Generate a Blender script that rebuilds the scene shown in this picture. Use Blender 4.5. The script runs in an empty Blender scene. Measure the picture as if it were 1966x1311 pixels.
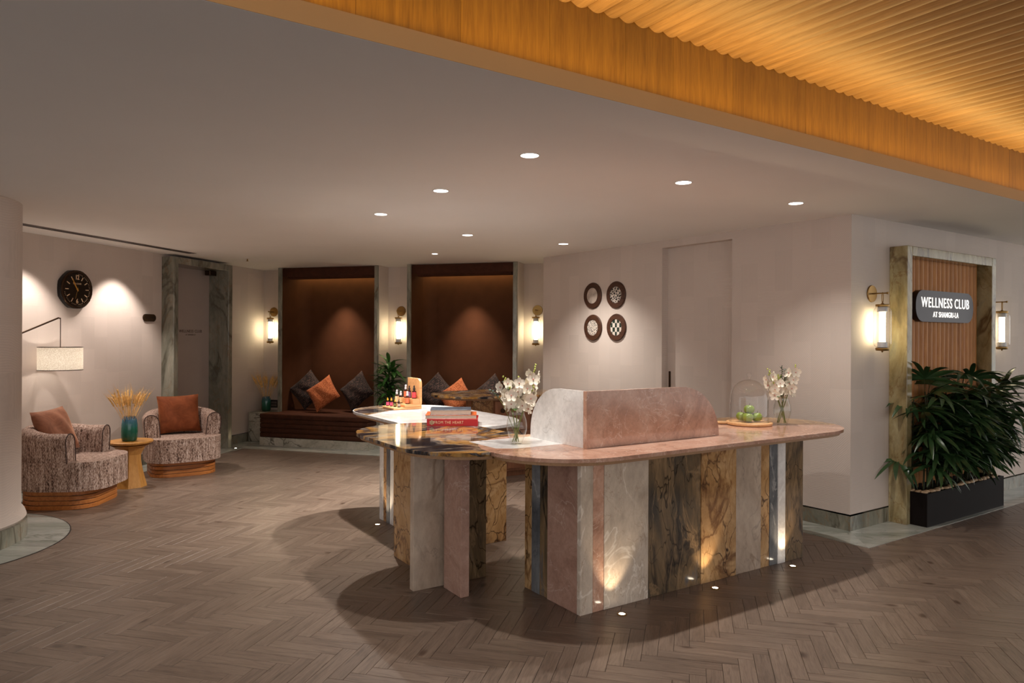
import bpy, bmesh, math, random
from mathutils import Vector, Matrix, Euler
random.seed(7)
SC = bpy.context.scene
COL = SC.collection
PI = math.pi
R_ = math.radians

# ---------------------------------------------------------------- camera
CAM_H = 1.5
cam = bpy.data.cameras.new('camera')
cam.sensor_width = 36.0
cam.lens = 1378.0 / 1966.0 * 36.0
cam.shift_y = -7.5 / 1966.0
cam.clip_start = 0.05
cam_o = bpy.data.objects.new('camera', cam)
COL.objects.link(cam_o)
cam_o.matrix_world = Matrix.Translation((0, 0, CAM_H)) @ Matrix.Rotation(PI / 2, 4, 'X') @ Matrix.Rotation(0.005, 4, 'Z')
SC.camera = cam_o

# ---------------------------------------------------------------- world, exposure
world = bpy.data.worlds.new('world')
SC.world = world
world.use_nodes = True
bg = world.node_tree.nodes['Background']
bg.inputs[0].default_value = (1.0, 0.97, 0.94, 1)
bg.inputs[1].default_value = 1.2
SC.view_settings.view_transform = 'Standard'
SC.view_settings.look = 'None'
SC.view_settings.gamma = 1.0
SC.view_settings.use_curve_mapping = False
SC.view_settings.exposure = 0.27
SC.cycles.use_denoising = True
SC.cycles.max_bounces = 8
SC.cycles.diffuse_bounces = 4
SC.cycles.glossy_bounces = 4
SC.cycles.transmission_bounces = 6
SC.cycles.transparent_max_bounces = 12
SC.cycles.caustics_reflective = False
SC.cycles.caustics_refractive = False
SC.cycles.sample_clamp_indirect = 4.0

ZC = 2.478                                    # height of the plaster ceiling


def spot(name, loc, target, watts, size, blend=0.6, col=(1, .86, .72), rad=.03):
    l = bpy.data.lights.new(name, 'SPOT')
    l.energy = watts; l.spot_size = R_(size); l.spot_blend = blend; l.color = col; l.shadow_soft_size = rad
    o = bpy.data.objects.new(name, l); COL.objects.link(o)
    o.location = loc
    o.rotation_euler = (Vector(target) - Vector(loc)).to_track_quat('-Z', 'Y').to_euler()
    return o


# plan directions (x, y): desk grid, room grid
D1 = Vector((.838, .546)); D2 = Vector((-.546, .838))
A1 = math.atan2(.546, .838)                    # angle of D1
WB = Vector((.825, .565)); NB = Vector((.565, -.825))       # sign wall and its normal
CORNER = Vector((2.645, 5.60)); AEND = Vector((.38, 8.762))
WA = (AEND - CORNER).normalized(); NA = Vector((-WA.y, WA.x))  # door wall
if NA.y > 0: NA = -NA
WL0 = Vector((-4.636, 6.796)); WL = Vector((.2393, .9709)); NL = Vector((.9709, -.2393))   # clock wall
N0 = Vector((-3.285, 10.226)); NE_ = Vector((.9583, -.2858)); NM = Vector((-.2858, -.9583))  # alcove wall

DOWNLIGHTS = [(.09, 3.85), (1.07, 4.50), (-.48, 4.79), (2.04, 5.17), (-1.05, 5.72), (-.43, 6.86), (.53, 7.47), (-.91, 8.41)]
DL_W = [70, 70, 68, 62, 175, 430, 110, 80]
DL_AIM = {5: (-1.95, 6.75)}
OUT_OF_VIEW = [(-3.0, 3.0, 26)]  # unseen fill lamp added beyond the frame edge

# ---------------------------------------------------------------- materials


def srgb(r, g, b):
    f = lambda v: ((v / 255 + .055) / 1.055) ** 2.4 if v > 10 else v / 255 / 12.92
    return (f(r), f(g), f(b), 1)


def N(nt, t, ins=None, **kw):
    n = nt.nodes.new('ShaderNode' + t)
    for k, v in kw.items(): setattr(n, k, v)
    for k, v in (ins or {}).items():
        s = n.inputs[k]
        if isinstance(v, bpy.types.NodeSocket): nt.links.new(v, s)
        else: s.default_value = v
    return n


def mix(nt, f, a, b, blend='MIX'):
    n = N(nt, 'Mix', {0: f, 6: a, 7: b}, data_type='RGBA', blend_type=blend)
    return n.outputs[2]


def ma(nt, op, a, b=0.0, c=0.0):
    return N(nt, 'Math', {0: a, 1: b, 2: c}, operation=op).outputs[0]


def ramp(nt, fac, stops):
    n = N(nt, 'ValToRGB', {0: fac})
    cr = n.color_ramp
    while len(cr.elements) < len(stops): cr.elements.new(.5)
    for e, (p, c) in zip(cr.elements, stops):
        e.position = p; e.color = c if len(c) == 4 else (*c, 1)
    return n.outputs[0]


MATS = {}


def newmat(name):
    m = bpy.data.materials.new(name); m.use_nodes = True
    nt = m.node_tree
    b = nt.nodes['Principled BSDF']
    MATS[name] = m
    return m, nt, b


def plain(name, col, rough=.5, metal=0.0, bump=0.0, bscale=200, var=0.0, vscale=4, spec=.5, sheen=0.0):
    m, nt, b = newmat(name)
    b.inputs['Roughness'].default_value = rough
    b.inputs['Metallic'].default_value = metal
    b.inputs['Specular IOR Level'].default_value = spec
    tc = N(nt, 'TexCoord').outputs['Object']
    nz = N(nt, 'TexNoise', {'Vector': tc, 'Scale': vscale, 'Detail': 4.0}).outputs[0]
    dark = tuple(v * (1 - var) for v in col[:3]) + (1,)
    lite = tuple(min(1, v * (1 + var)) for v in col[:3]) + (1,)
    nt.links.new(ramp(nt, nz, [(.3, dark), (.7, lite)]), b.inputs['Base Color'])
    if sheen:
        b.inputs['Sheen Weight'].default_value = sheen
        b.inputs['Sheen Tint'].default_value = lite
    if bump:
        n2 = N(nt, 'TexNoise', {'Vector': tc, 'Scale': bscale, 'Detail': 3.0}).outputs[0]
        bp = N(nt, 'Bump', {'Height': n2, 'Strength': bump, 'Distance': .004})
        nt.links.new(bp.outputs[0], b.inputs['Normal'])
    return m


def emit(name, col, strength):
    m = bpy.data.materials.new(name); m.use_nodes = True
    nt = m.node_tree; nt.nodes.clear()
    e = N(nt, 'Emission', {'Color': (*col, 1), 'Strength': strength})
    o = N(nt, 'OutputMaterial', {'Surface': e.outputs[0]})
    MATS[name] = m
    return m


def glass(name, tint=(1, 1, 1), gl=1.0):
    m = bpy.data.materials.new(name); m.use_nodes = True
    nt = m.node_tree; nt.nodes.clear()
    f = N(nt, 'LayerWeight', {'Blend': .5}).outputs['Facing']
    edge = ma(nt, 'POWER', f, 2.6)
    f = ma(nt, 'ADD', ma(nt, 'MULTIPLY', ma(nt, 'POWER', f, 4.0), .8), .05)
    t = N(nt, 'BsdfTransparent', {'Color': mix(nt, edge, (*tint, 1), tuple(v * .74 for v in tint) + (1,))})
    g = N(nt, 'BsdfGlossy', {'Color': (1, 1, 1, 1), 'Roughness': .0})
    mx = N(nt, 'MixShader', {0: ma(nt, 'MULTIPLY', f, gl), 1: t.outputs[0], 2: g.outputs[0]})
    N(nt, 'OutputMaterial', {'Surface': mx.outputs[0]})
    MATS[name] = m
    return m


def marble(name, cols, vein, vscale=2.2, vthick=.03, vamt=.8, bscale=1.6, rough=.16, rot=(0, 0, 0), stretch=(1, 1, 1),
           vein2=None, crack=0.0, crack_scale=5.0, crack_col=(0.02, .012, .006, 1), distort=1.2, lo=.32, hi=.68):
    """veined stone: layered noise for the body, thin noise isolines for veins, optional crackle"""
    m, nt, b = newmat(name)
    b.inputs['Roughness'].default_value = rough
    tc = N(nt, 'TexCoord').outputs['Object']
    rnd = N(nt, 'ObjectInfo').outputs['Random']
    off = N(nt, 'CombineXYZ', {0: ma(nt, 'MULTIPLY', rnd, 37.0), 1: ma(nt, 'MULTIPLY', rnd, 91.0), 2: ma(nt, 'MULTIPLY', rnd, 53.0)}).outputs[0]
    co = N(nt, 'VectorMath', {0: tc, 1: off}, operation='ADD').outputs[0]
    mp = N(nt, 'Mapping', {'Vector': co, 'Rotation': rot, 'Scale': stretch}).outputs[0]
    body = N(nt, 'TexNoise', {'Vector': mp, 'Scale': bscale, 'Detail': 7.0, 'Roughness': .62, 'Distortion': distort}).outputs[0]
    k = len(cols)
    base = ramp(nt, body, [(lo + (hi - lo) * i / max(1, k - 1), c) for i, c in enumerate(cols)])
    fine = N(nt, 'TexNoise', {'Vector': mp, 'Scale': bscale * 14, 'Detail': 5.0, 'Roughness': .7}).outputs[0]
    base = mix(nt, .35, base, ramp(nt, fine, [(.3, (.55, .55, .55, 1)), (.7, (1.25, 1.25, 1.25, 1))]), 'MULTIPLY')
    def lines(sc, th, col, seed, amt, src):
        v = N(nt, 'VectorMath', {0: mp, 1: (seed, seed * 2, -seed)}, operation='ADD').outputs[0]
        nz = N(nt, 'TexNoise', {'Vector': v, 'Scale': sc, 'Detail': 5.0, 'Roughness': .55, 'Distortion': .8}).outputs[0]
        d = ma(nt, 'ABSOLUTE', ma(nt, 'SUBTRACT', nz, .5))
        f = ramp(nt, d, [(0.0, (1, 1, 1, 1)), (th, (0, 0, 0, 1))])
        msk = N(nt, 'TexNoise', {'Vector': v, 'Scale': sc * .7, 'Detail': 2.0}).outputs[0]
        f = ma(nt, 'MULTIPLY', ma(nt, 'MULTIPLY', f, ramp(nt, msk, [(.34, (0, 0, 0, 1)), (.5, (1, 1, 1, 1))])), amt)
        return mix(nt, f, src, col)
    base = lines(vscale, vthick, vein, 3.1, vamt, base)
    base = lines(vscale * 2.3, vthick * .6, vein2 or vein, 11.7, vamt * .7, base)
    if crack:
        wob = N(nt, 'TexNoise', {'Vector': mp, 'Scale': 6.0, 'Detail': 3.0}).outputs[1]
        v = N(nt, 'VectorMath', {0: mp, 1: N(nt, 'VectorMath', {0: wob, 'Scale': .28}, operation='SCALE').outputs[0]}, operation='ADD').outputs[0]
        e = N(nt, 'TexVoronoi', {'Vector': v, 'Scale': crack_scale}, feature='DISTANCE_TO_EDGE').outputs['Distance']
        f = ramp(nt, e, [(0.0, (1, 1, 1, 1)), (crack, (0, 0, 0, 1))])
        msk = N(nt, 'TexNoise', {'Vector': mp, 'Scale': 3.5, 'Detail': 2.0}).outputs[0]
        f = ma(nt, 'MULTIPLY', f, ramp(nt, msk, [(.36, (0, 0, 0, 1)), (.52, (1, 1, 1, 1))]))
        base = mix(nt, f, base, crack_col)
    nt.links.new(base, b.inputs['Base Color'])
    return m


def wood(name, c1, c2, rough=.45, axis='X', scale=1.0, band=10.0, bump=.05):
    m, nt, b = newmat(name)
    b.inputs['Roughness'].default_value = rough
    tc = N(nt, 'TexCoord').outputs['Object']
    rnd = N(nt, 'ObjectInfo').outputs['Random']
    off = N(nt, 'CombineXYZ', {0: ma(nt, 'MULTIPLY', rnd, 13.0), 1: ma(nt, 'MULTIPLY', rnd, 29.0), 2: ma(nt, 'MULTIPLY', rnd, 7.0)}).outputs[0]
    co = N(nt, 'VectorMath', {0: tc, 1: off}, operation='ADD').outputs[0]
    st = {'X': (1.2, 18, 18), 'Y': (18, 1.2, 18), 'Z': (18, 18, 1.2)}[axis]
    mp = N(nt, 'Mapping', {'Vector': co, 'Scale': tuple(s * scale for s in st)}).outputs[0]
    g = N(nt, 'TexNoise', {'Vector': mp, 'Scale': 2.0, 'Detail': 6.0, 'Roughness': .65, 'Distortion': .6}).outputs[0]
    f = N(nt, 'TexNoise', {'Vector': mp, 'Scale': band, 'Detail': 3.0}).outputs[0]
    base = ramp(nt, ma(nt, 'ADD', ma(nt, 'MULTIPLY', g, .7), ma(nt, 'MULTIPLY', f, .3)), [(.34, c1), (.66, c2)])
    tone = ramp(nt, rnd, [(0, (.88, .88, .88, 1)), (1, (1.1, 1.1, 1.1, 1))])
    base = mix(nt, 1.0, base, tone, 'MULTIPLY')
    nt.links.new(base, b.inputs['Base Color'])
    bp = N(nt, 'Bump', {'Height': f, 'Strength': bump, 'Distance': .003})
    nt.links.new(bp.outputs[0], b.inputs['Normal'])
    return m


def wallcover(name, col):
    """pressed wall covering: patches of fine ruled lines running different ways"""
    m, nt, b = newmat(name)
    b.inputs['Roughness'].default_value = .75
    b.inputs['Specular IOR Level'].default_value = .25
    tc = N(nt, 'TexCoord').outputs['Object']
    sp = N(nt, 'SeparateXYZ', {0: tc})
    x, z = sp.outputs[0], sp.outputs[2]
    cx = ma(nt, 'FLOOR', ma(nt, 'DIVIDE', x, .17))
    jit = N(nt, 'TexWhiteNoise', {'W': cx}, noise_dimensions='1D').outputs[0]
    cz = ma(nt, 'FLOOR', ma(nt, 'ADD', ma(nt, 'DIVIDE', z, .34), ma(nt, 'MULTIPLY', jit, 3.0)))
    r = N(nt, 'TexWhiteNoise', {'Vector': N(nt, 'CombineXYZ', {0: cx, 1: cz}).outputs[0]}, noise_dimensions='2D').outputs[0]
    ang = ma(nt, 'MULTIPLY', ma(nt, 'FLOOR', ma(nt, 'MULTIPLY', r, 4.0)), PI / 4)
    wob = N(nt, 'TexNoise', {'Vector': tc, 'Scale': 14.0, 'Detail': 3.0}).outputs[0]
    p = ma(nt, 'ADD', ma(nt, 'MULTIPLY', x, ma(nt, 'COSINE', ang)), ma(nt, 'MULTIPLY', z, ma(nt, 'SINE', ang)))
    s = ma(nt, 'SINE', ma(nt, 'ADD', ma(nt, 'MULTIPLY', p, 480.0), ma(nt, 'MULTIPLY', wob, 9.0)))
    tone = ramp(nt, r, [(0, tuple(v * .955 for v in col[:3]) + (1,)), (1, tuple(v * 1.03 for v in col[:3]) + (1,))])
    base = mix(nt, ma(nt, 'MULTIPLY', ma(nt, 'ADD', s, 1.0), .07), tone, tuple(v * .55 for v in col[:3]) + (1,))
    nt.links.new(base, b.inputs['Base Color'])
    bp = N(nt, 'Bump', {'Height': s, 'Strength': .12, 'Distance': .002})
    nt.links.new(bp.outputs[0], b.inputs['Normal'])
    return m


def plank_mat(name):
    m, nt, b = newmat(name)
    b.inputs['Roughness'].default_value = .36
    uvn = N(nt, 'UVMap', uv_map='grain').outputs[0]
    rnd = ma(nt, 'FRACT', ma(nt, 'ADD', N(nt, 'ObjectInfo').outputs['Random'], N(nt, 'NewGeometry').outputs['Random Per Island']))
    off = N(nt, 'CombineXYZ', {0: ma(nt, 'MULTIPLY', rnd, 41.0), 1: ma(nt, 'MULTIPLY', rnd, 17.0), 2: ma(nt, 'MULTIPLY', rnd, 83.0)}).outputs[0]
    co = N(nt, 'VectorMath', {0: uvn, 1: off}, operation='ADD').outputs[0]
    mp = N(nt, 'Mapping', {'Vector': co, 'Scale': (3.0, 34.0, 1.0)}).outputs[0]
    g = N(nt, 'TexNoise', {'Vector': mp, 'Scale': 1.6, 'Detail': 6.0, 'Roughness': .66, 'Distortion': 1.0}).outputs[0]
    fine = N(nt, 'TexNoise', {'Vector': N(nt, 'Mapping', {'Vector': co, 'Scale': (14.0, 260.0, 1.0)}).outputs[0], 'Scale': 1.5, 'Detail': 2.0}).outputs[0]
    base = ramp(nt, ma(nt, 'ADD', ma(nt, 'MULTIPLY', g, .75), ma(nt, 'MULTIPLY', fine, .25)),
                [(.28, srgb(80, 66, 57)), (.5, srgb(121, 104, 92)), (.72, srgb(141, 124, 111))])
    tone = ramp(nt, N(nt, 'TexWhiteNoise', {'W': rnd}, noise_dimensions='1D').outputs[0], [(0, (.82, .80, .78, 1)), (1, (1.08, 1.07, 1.05, 1))])
    base = mix(nt, 1.0, base, tone, 'MULTIPLY')
    # knots and splits in a few of the boards
    kn = N(nt, 'TexVoronoi', {'Vector': N(nt, 'Mapping', {'Vector': co, 'Scale': (5.0, 9.0, 1.0)}).outputs[0], 'Scale': .55}).outputs['Distance']
    knot = ramp(nt, kn, [(.0, (.12, .07, .05, 1)), (.06, (.35, .26, .22, 1)), (.13, (1, 1, 1, 1))])
    base = mix(nt, .8, base, knot, 'MULTIPLY')
    nt.links.new(base, b.inputs['Base Color'])
    bp = N(nt, 'Bump', {'Height': ma(nt, 'ADD', fine, g), 'Strength': .12, 'Distance': .002})
    nt.links.new(bp.outputs[0], b.inputs['Normal'])
    return m


def tweed(name):
    m, nt, b = newmat(name)
    b.inputs['Roughness'].default_value = .9
    b.inputs['Specular IOR Level'].default_value = .15
    tc = N(nt, 'TexCoord').outputs['Object']
    mp = N(nt, 'Mapping', {'Vector': tc, 'Scale': (1, 1, .28)}).outputs[0]
    a = N(nt, 'TexNoise', {'Vector': mp, 'Scale': 190.0, 'Detail': 3.0, 'Roughness': .7}).outputs[0]
    c = N(nt, 'TexNoise', {'Vector': N(nt, 'Mapping', {'Vector': tc, 'Scale': (1, 1, .1)}).outputs[0], 'Scale': 60.0, 'Detail': 3.0}).outputs[0]
    f = ma(nt, 'ADD', ma(nt, 'MULTIPLY', a, .7), ma(nt, 'MULTIPLY', c, .3))
    base = ramp(nt, f, [(.40, srgb(58, 42, 36)), (.47, srgb(140, 112, 98)), (.56, srgb(188, 164, 150)), (.62, srgb(214, 198, 188))])
    nt.links.new(base, b.inputs['Base Color'])
    bp = N(nt, 'Bump', {'Height': f, 'Strength': .7, 'Distance': .006})
    nt.links.new(bp.outputs[0], b.inputs['Normal'])
    return m


def ribfabric(name, c1, c2, c3, scale=90, st=(1, .25, 1)):
    m, nt, b = newmat(name)
    b.inputs['Roughness'].default_value = .85
    b.inputs['Sheen Weight'].default_value = .06
    tc = N(nt, 'TexCoord').outputs['Object']
    mp = N(nt, 'Mapping', {'Vector': tc, 'Rotation': (0, 0, .5), 'Scale': st}).outputs[0]
    a = N(nt, 'TexNoise', {'Vector': mp, 'Scale': scale, 'Detail': 2.0, 'Roughness': .6}).outputs[0]
    base = ramp(nt, a, [(.42, c1), (.52, c2), (.62, c3)])
    nt.links.new(base, b.inputs['Base Color'])
    bp = N(nt, 'Bump', {'Height': a, 'Strength': .8, 'Distance': .006})
    nt.links.new(bp.outputs[0], b.inputs['Normal'])
    return m


def velvet(name, col, hi):
    m, nt, b = newmat(name)
    b.inputs['Roughness'].default_value = .8
    b.inputs['Specular IOR Level'].default_value = .2
    b.inputs['Sheen Weight'].default_value = .5
    b.inputs['Sheen Roughness'].default_value = .4
    b.inputs['Sheen Tint'].default_value = hi
    tc = N(nt, 'TexCoord').outputs['Object']
    a = N(nt, 'TexNoise', {'Vector': tc, 'Scale': 9.0, 'Detail': 5.0, 'Roughness': .7, 'Distortion': 1.0}).outputs[0]
    nt.links.new(ramp(nt, a, [(.35, tuple(v * .75 for v in col[:3]) + (1,)), (.65, tuple(v * 1.15 for v in col[:3]) + (1,))]), b.inputs['Base Color'])
    bp = N(nt, 'Bump', {'Height': N(nt, 'TexNoise', {'Vector': tc, 'Scale': 120.0}).outputs[0], 'Strength': .15, 'Distance': .003})
    nt.links.new(bp.outputs[0], b.inputs['Normal'])
    return m


wallcover('wallcover', srgb(212, 198, 188))
plain('ceiling_paint', srgb(246, 243, 240), .8, spec=.2, var=.015, vscale=1.5)
plain('door_paint', srgb(176, 162, 154), .6, var=.03, spec=.3)
plank_mat('oak_planks')
plain('floor_gap', srgb(40, 30, 25), .8)
marble('green_marble', [srgb(108, 108, 96), srgb(142, 140, 126), srgb(166, 160, 144)], srgb(72, 68, 54), 2.4, .03, .7, 2.2, .16, (0, .5, .3), (1, 1, .38), vein2=srgb(136, 104, 68), distort=2.0)
marble('gold_green_marble', [srgb(104, 92, 64), srgb(150, 132, 92), srgb(176, 162, 124), srgb(150, 150, 130)], srgb(84, 56, 30), 2.2, .03, .85, 2.0, .16, (0, .5, .3), (1, 1, .4), vein2=srgb(120, 84, 42), distort=2.0)
marble('green_marble_floor', [srgb(132, 138, 128), srgb(172, 174, 166), srgb(196, 196, 188)], srgb(92, 94, 84), 1.6, .02, .5, 1.2, .12, (0, 0, .9), (.5, 2.0, 1))
marble('bench_marble', [srgb(150, 146, 134), srgb(190, 186, 172), srgb(206, 202, 190)], srgb(58, 50, 36), 2.2, .022, .85, 1.8, .2, (.3, .6, .2), (1, 1, 1.3), vein2=srgb(96, 84, 64))
marble('pink_marble', [srgb(152, 110, 90), srgb(188, 146, 124), srgb(204, 168, 148)], srgb(224, 198, 182), 5.5, .010, .6, 3.2, .12, (.3, .7, .2), (1, 1, 1), vein2=srgb(96, 60, 44), distort=1.2)
marble('rose_marble', [srgb(138, 104, 90), srgb(168, 132, 116), srgb(184, 150, 134)], srgb(206, 182, 168), 4.6, .010, .45, 2.6, .16, (.3, .7, .2), (1, 1, 1), vein2=srgb(92, 58, 44))
marble('cream_marble', [srgb(170, 154, 138), srgb(196, 180, 164), srgb(212, 198, 184)], srgb(232, 222, 210), 2.6, .014, .75, 2.0, .18, (.2, .6, .1), (1, 1, .6), vein2=srgb(150, 122, 100))
marble('white_marble', [srgb(196, 192, 190), srgb(218, 214, 212), srgb(232, 230, 228)], srgb(238, 238, 236), 2.4, .014, .6, 1.8, .12, (.2, .6, .4), (1, 1, .8), vein2=srgb(168, 160, 156))
marble('beige_marble', [srgb(150, 132, 116), srgb(180, 160, 142), srgb(196, 178, 160)], srgb(116, 92, 72), 2.0, .02, .6, 1.5, .18, (.4, .9, .2), (1, 1, .45), vein2=srgb(110, 100, 96), distort=2.0)
marble('gold_marble', [srgb(136, 98, 60), srgb(176, 136, 90), srgb(200, 164, 120)], srgb(90, 52, 24), 2.4, .03, .8, 2.4, .15, (.3, .4, .5), (1, 1, .6), vein2=srgb(112, 70, 36), crack=.03, crack_scale=6.5, crack_col=srgb(50, 28, 16), distort=1.8)
marble('dark_marble', [srgb(36, 34, 36), srgb(78, 68, 56), srgb(104, 86, 64), srgb(128, 104, 76), srgb(96, 92, 90)], srgb(24, 22, 24), 2.6, .04, .85, 2.6, .14, (.3, .2, .2), (1, 1, .36), vein2=srgb(150, 122, 90), crack=.02, crack_scale=8.0, distort=2.0)
marble('blue_marble', [srgb(70, 72, 77), srgb(104, 105, 108), srgb(132, 131, 131)], srgb(170, 168, 166), 3.0, .02, .6, 2.5, .14, (.3, .2, .2), (1, 1, .5), vein2=srgb(50, 52, 60))
marble('patch_marble', [srgb(40, 40, 44), srgb(58, 56, 58), srgb(138, 122, 108), srgb(176, 134, 78), srgb(170, 122, 62), srgb(48, 47, 52), srgb(150, 138, 126)], srgb(30, 30, 34), 2.8, .035, .9, 1.7, .06, (0, 0, .6), (1, 1.6, 1), vein2=srgb(98, 68, 38), distort=1.2, lo=.40, hi=.62)
plain('spill_tan', srgb(206, 160, 104), .7, var=.02)  # amber cove light on the ceiling lip, mixed into the colour
wood('fascia_wood', srgb(118, 80, 20), srgb(154, 110, 34), .5, 'Z', 1.0, 9)
wood('ceiling_wood', srgb(142, 108, 72), srgb(184, 146, 102), .5, 'X', 1.0, 9)
wood('slat_wood', srgb(172, 108, 50), srgb(208, 146, 80), .5, 'Z', 1.2, 9)
wood('chair_wood', srgb(150, 84, 34), srgb(196, 124, 62), .4, 'X', 1.0, 10)
wood('table_wood', srgb(166, 112, 50), srgb(200, 146, 78), .4, 'Z', 1.0, 10)
wood('rack_wood', srgb(190, 132, 82), srgb(222, 168, 114), .5, 'X', 1.5, 12)
wood('moulding_wood', srgb(132, 94, 60), srgb(160, 120, 80), .45, 'X', 1.5, 12)
wood('cabinet_wood', srgb(126, 82, 56), srgb(158, 108, 76), .5, 'Z', 1.0, 10)
wood('board_wood', srgb(196, 146, 98), srgb(224, 178, 128), .5, 'X', 1.5, 12)
wood('dark_ring_wood', srgb(50, 28, 18), srgb(86, 52, 34), .5, 'X', 1.5, 10)
plain('brown_velvet_wall', srgb(88, 54, 34), .75, var=.08, vscale=6, bump=.15, bscale=160, spec=.15, sheen=.06)
velvet('brown_velvet', srgb(74, 42, 28), srgb(120, 72, 48))
velvet('rust_velvet', srgb(126, 66, 36), srgb(214, 140, 90))
velvet('taupe_velvet', srgb(140, 92, 70), srgb(214, 170, 140))
ribfabric('orange_chenille', srgb(150, 70, 30), srgb(196, 106, 56), srgb(222, 140, 88), 120, (1, .7, 1))
ribfabric('dark_rib_fabric', srgb(16, 10, 10), srgb(46, 30, 28), srgb(96, 72, 64), 110, (.16, 1, 1))
tweed('tweed')
plain('piping', srgb(66, 46, 40), .8)
plain('brass', srgb(150, 118, 70), .32, 1.0)
plain('dark_bronze', srgb(70, 52, 38), .35, .9)
plain('sign_bronze', srgb(46, 42, 46), .35, .6)
plain('black_metal', srgb(20, 16, 15), .45, .4, var=.1)
plain('planter_black', srgb(20, 14, 13), .6, .0, var=.12, vscale=8, spec=.12)
plain('black_gloss', srgb(16, 14, 14), .12)
plain('black_plastic', srgb(18, 16, 16), .4)
plain('clock_dial', srgb(30, 20, 12), .25)
plain('gold_paint', srgb(226, 172, 84), .3, .6)
plain('cream_paint', srgb(236, 206, 168), .4)
plain('white_trim', srgb(226, 220, 214), .5)
plain('grey_trim', srgb(120, 108, 104), .5)
plain('soil', srgb(30, 20, 14), .95, var=.4, vscale=40)
plain('pebble', srgb(188, 156, 122), .5, var=.15, vscale=12)
plain('leaf_dark', srgb(46, 72, 40), .3, var=.35, vscale=9)
plain('leaf_mid', srgb(66, 112, 50), .32, var=.35, vscale=12)
plain('stem_green', srgb(120, 124, 60), .5, var=.2)
plain('palm_stem', srgb(54, 58, 30), .6, var=.3, vscale=20)
plain('petal', srgb(240, 230, 212), .5, var=.06, vscale=40)
plain('petal_heart', srgb(206, 140, 128), .5)
plain('bud', srgb(170, 176, 84), .5, var=.15, vscale=30)
plain('sprig_green', srgb(44, 74, 66), .5, var=.35, vscale=60)
plain('apple_green', srgb(126, 146, 58), .3, var=.14, vscale=18)
plain('apple_stem', srgb(60, 44, 24), .7)
plain('wheat', srgb(228, 186, 118), .7, var=.3, vscale=60)
plain('red_cover', srgb(186, 30, 36), .4, var=.06)
plain('navy_cover', srgb(64, 72, 84), .35, var=.5, vscale=14)
plain('orange_cover', srgb(196, 92, 40), .35, var=.3, vscale=16)
plain('paper', srgb(216, 204, 190), .8, var=.05, vscale=50)
plain('amber_glass', srgb(52, 24, 16), .12, var=.1)
plain('cap_yellow', srgb(214, 160, 40), .4)
plain('cap_black', srgb(22, 20, 22), .35)
plain('cap_clear', srgb(206, 204, 206), .15)
for nm, cc in dict(label_pink=(214, 90, 130), label_green=(120, 130, 84), label_beige=(206, 178, 130), label_grey=(176, 164, 154), label_orange=(214, 112, 74),
                   label_lilac=(128, 92, 132), label_red=(206, 66, 74), label_cream=(226, 200, 160)).items():
    plain(nm, srgb(*cc), .5)
emit('lamp_tube', (1.0, .86, .54), 24.0)
emit('downlight_lens', (1.0, .92, .84), 8.0)
emit('uplight_lens', (1.0, .86, .66), 24.0)
emit('sign_letters', (1.0, .93, .84), 1.5)
glass('clear_glass')
glass('vase_glass', (.96, .97, .95), 1.0)


def vase_mat():
    m, nt, b = newmat('teal_glaze')
    b.inputs['Roughness'].default_value = .12
    z = N(nt, 'SeparateXYZ', {0: N(nt, 'TexCoord').outputs['Object']}).outputs[2]
    nz = N(nt, 'TexNoise', {'Vector': N(nt, 'TexCoord').outputs['Object'], 'Scale': 16.0, 'Detail': 4.0}).outputs[0]
    f = ma(nt, 'ADD', ma(nt, 'DIVIDE', z, .26), ma(nt, 'MULTIPLY', ma(nt, 'SUBTRACT', nz, .5), .35))
    nt.links.new(ramp(nt, f, [(.05, srgb(24, 66, 44)), (.5, srgb(36, 98, 82)), (.95, srgb(70, 104, 134))]), b.inputs['Base Color'])


vase_mat()


def shade_mat():
    m, nt, b = newmat('linen_shade')
    b.inputs['Roughness'].default_value = .9
    tc = N(nt, 'TexCoord').outputs['Object']
    a = N(nt, 'TexNoise', {'Vector': tc, 'Scale': 130.0, 'Detail': 3.0}).outputs[0]
    c = ramp(nt, a, [(.35, srgb(214, 202, 184)), (.65, srgb(244, 238, 226))])
    nt.nodes.remove(b)
    d = N(nt, 'BsdfDiffuse', {'Color': c}); t = N(nt, 'BsdfTranslucent', {'Color': c})
    mx = N(nt, 'MixShader', {0: .55, 1: d.outputs[0], 2: t.outputs[0]})
    nt.links.new(mx.outputs[0], nt.nodes['Material Output'].inputs['Surface'])


shade_mat()


def disc_mat(name, kind):
    m, nt, b = newmat(name)
    b.inputs['Roughness'].default_value = .5
    tc = N(nt, 'TexCoord').outputs['Object']
    W_, K_ = srgb(214, 202, 190), srgb(30, 26, 22)
    if kind == 'bone':
        v = N(nt, 'TexNoise', {'Vector': tc, 'Scale': 12.0, 'Detail': 5.0}).outputs[0]
        c = ramp(nt, v, [(.3, srgb(150, 136, 124)), (.6, srgb(206, 192, 180))])
    elif kind == 'coral':
        v = N(nt, 'TexVoronoi', {'Vector': tc, 'Scale': 34.0}, feature='DISTANCE_TO_EDGE').outputs['Distance']
        c = ramp(nt, v, [(.10, W_), (.16, K_)])
    elif kind == 'speck':
        v = N(nt, 'TexVoronoi', {'Vector': tc, 'Scale': 62.0}, feature='DISTANCE_TO_EDGE').outputs['Distance']
        c = ramp(nt, v, [(.14, W_), (.2, K_)])
    else:
        v = N(nt, 'TexChecker', {'Vector': N(nt, 'Mapping', {'Vector': tc, 'Rotation': (0, PI / 4, 0)}).outputs[0], 'Color1': W_, 'Color2': srgb(34, 48, 38), 'Scale': 21.0}).outputs[0]
        c = v
    nt.links.new(c, b.inputs['Base Color'])


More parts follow.
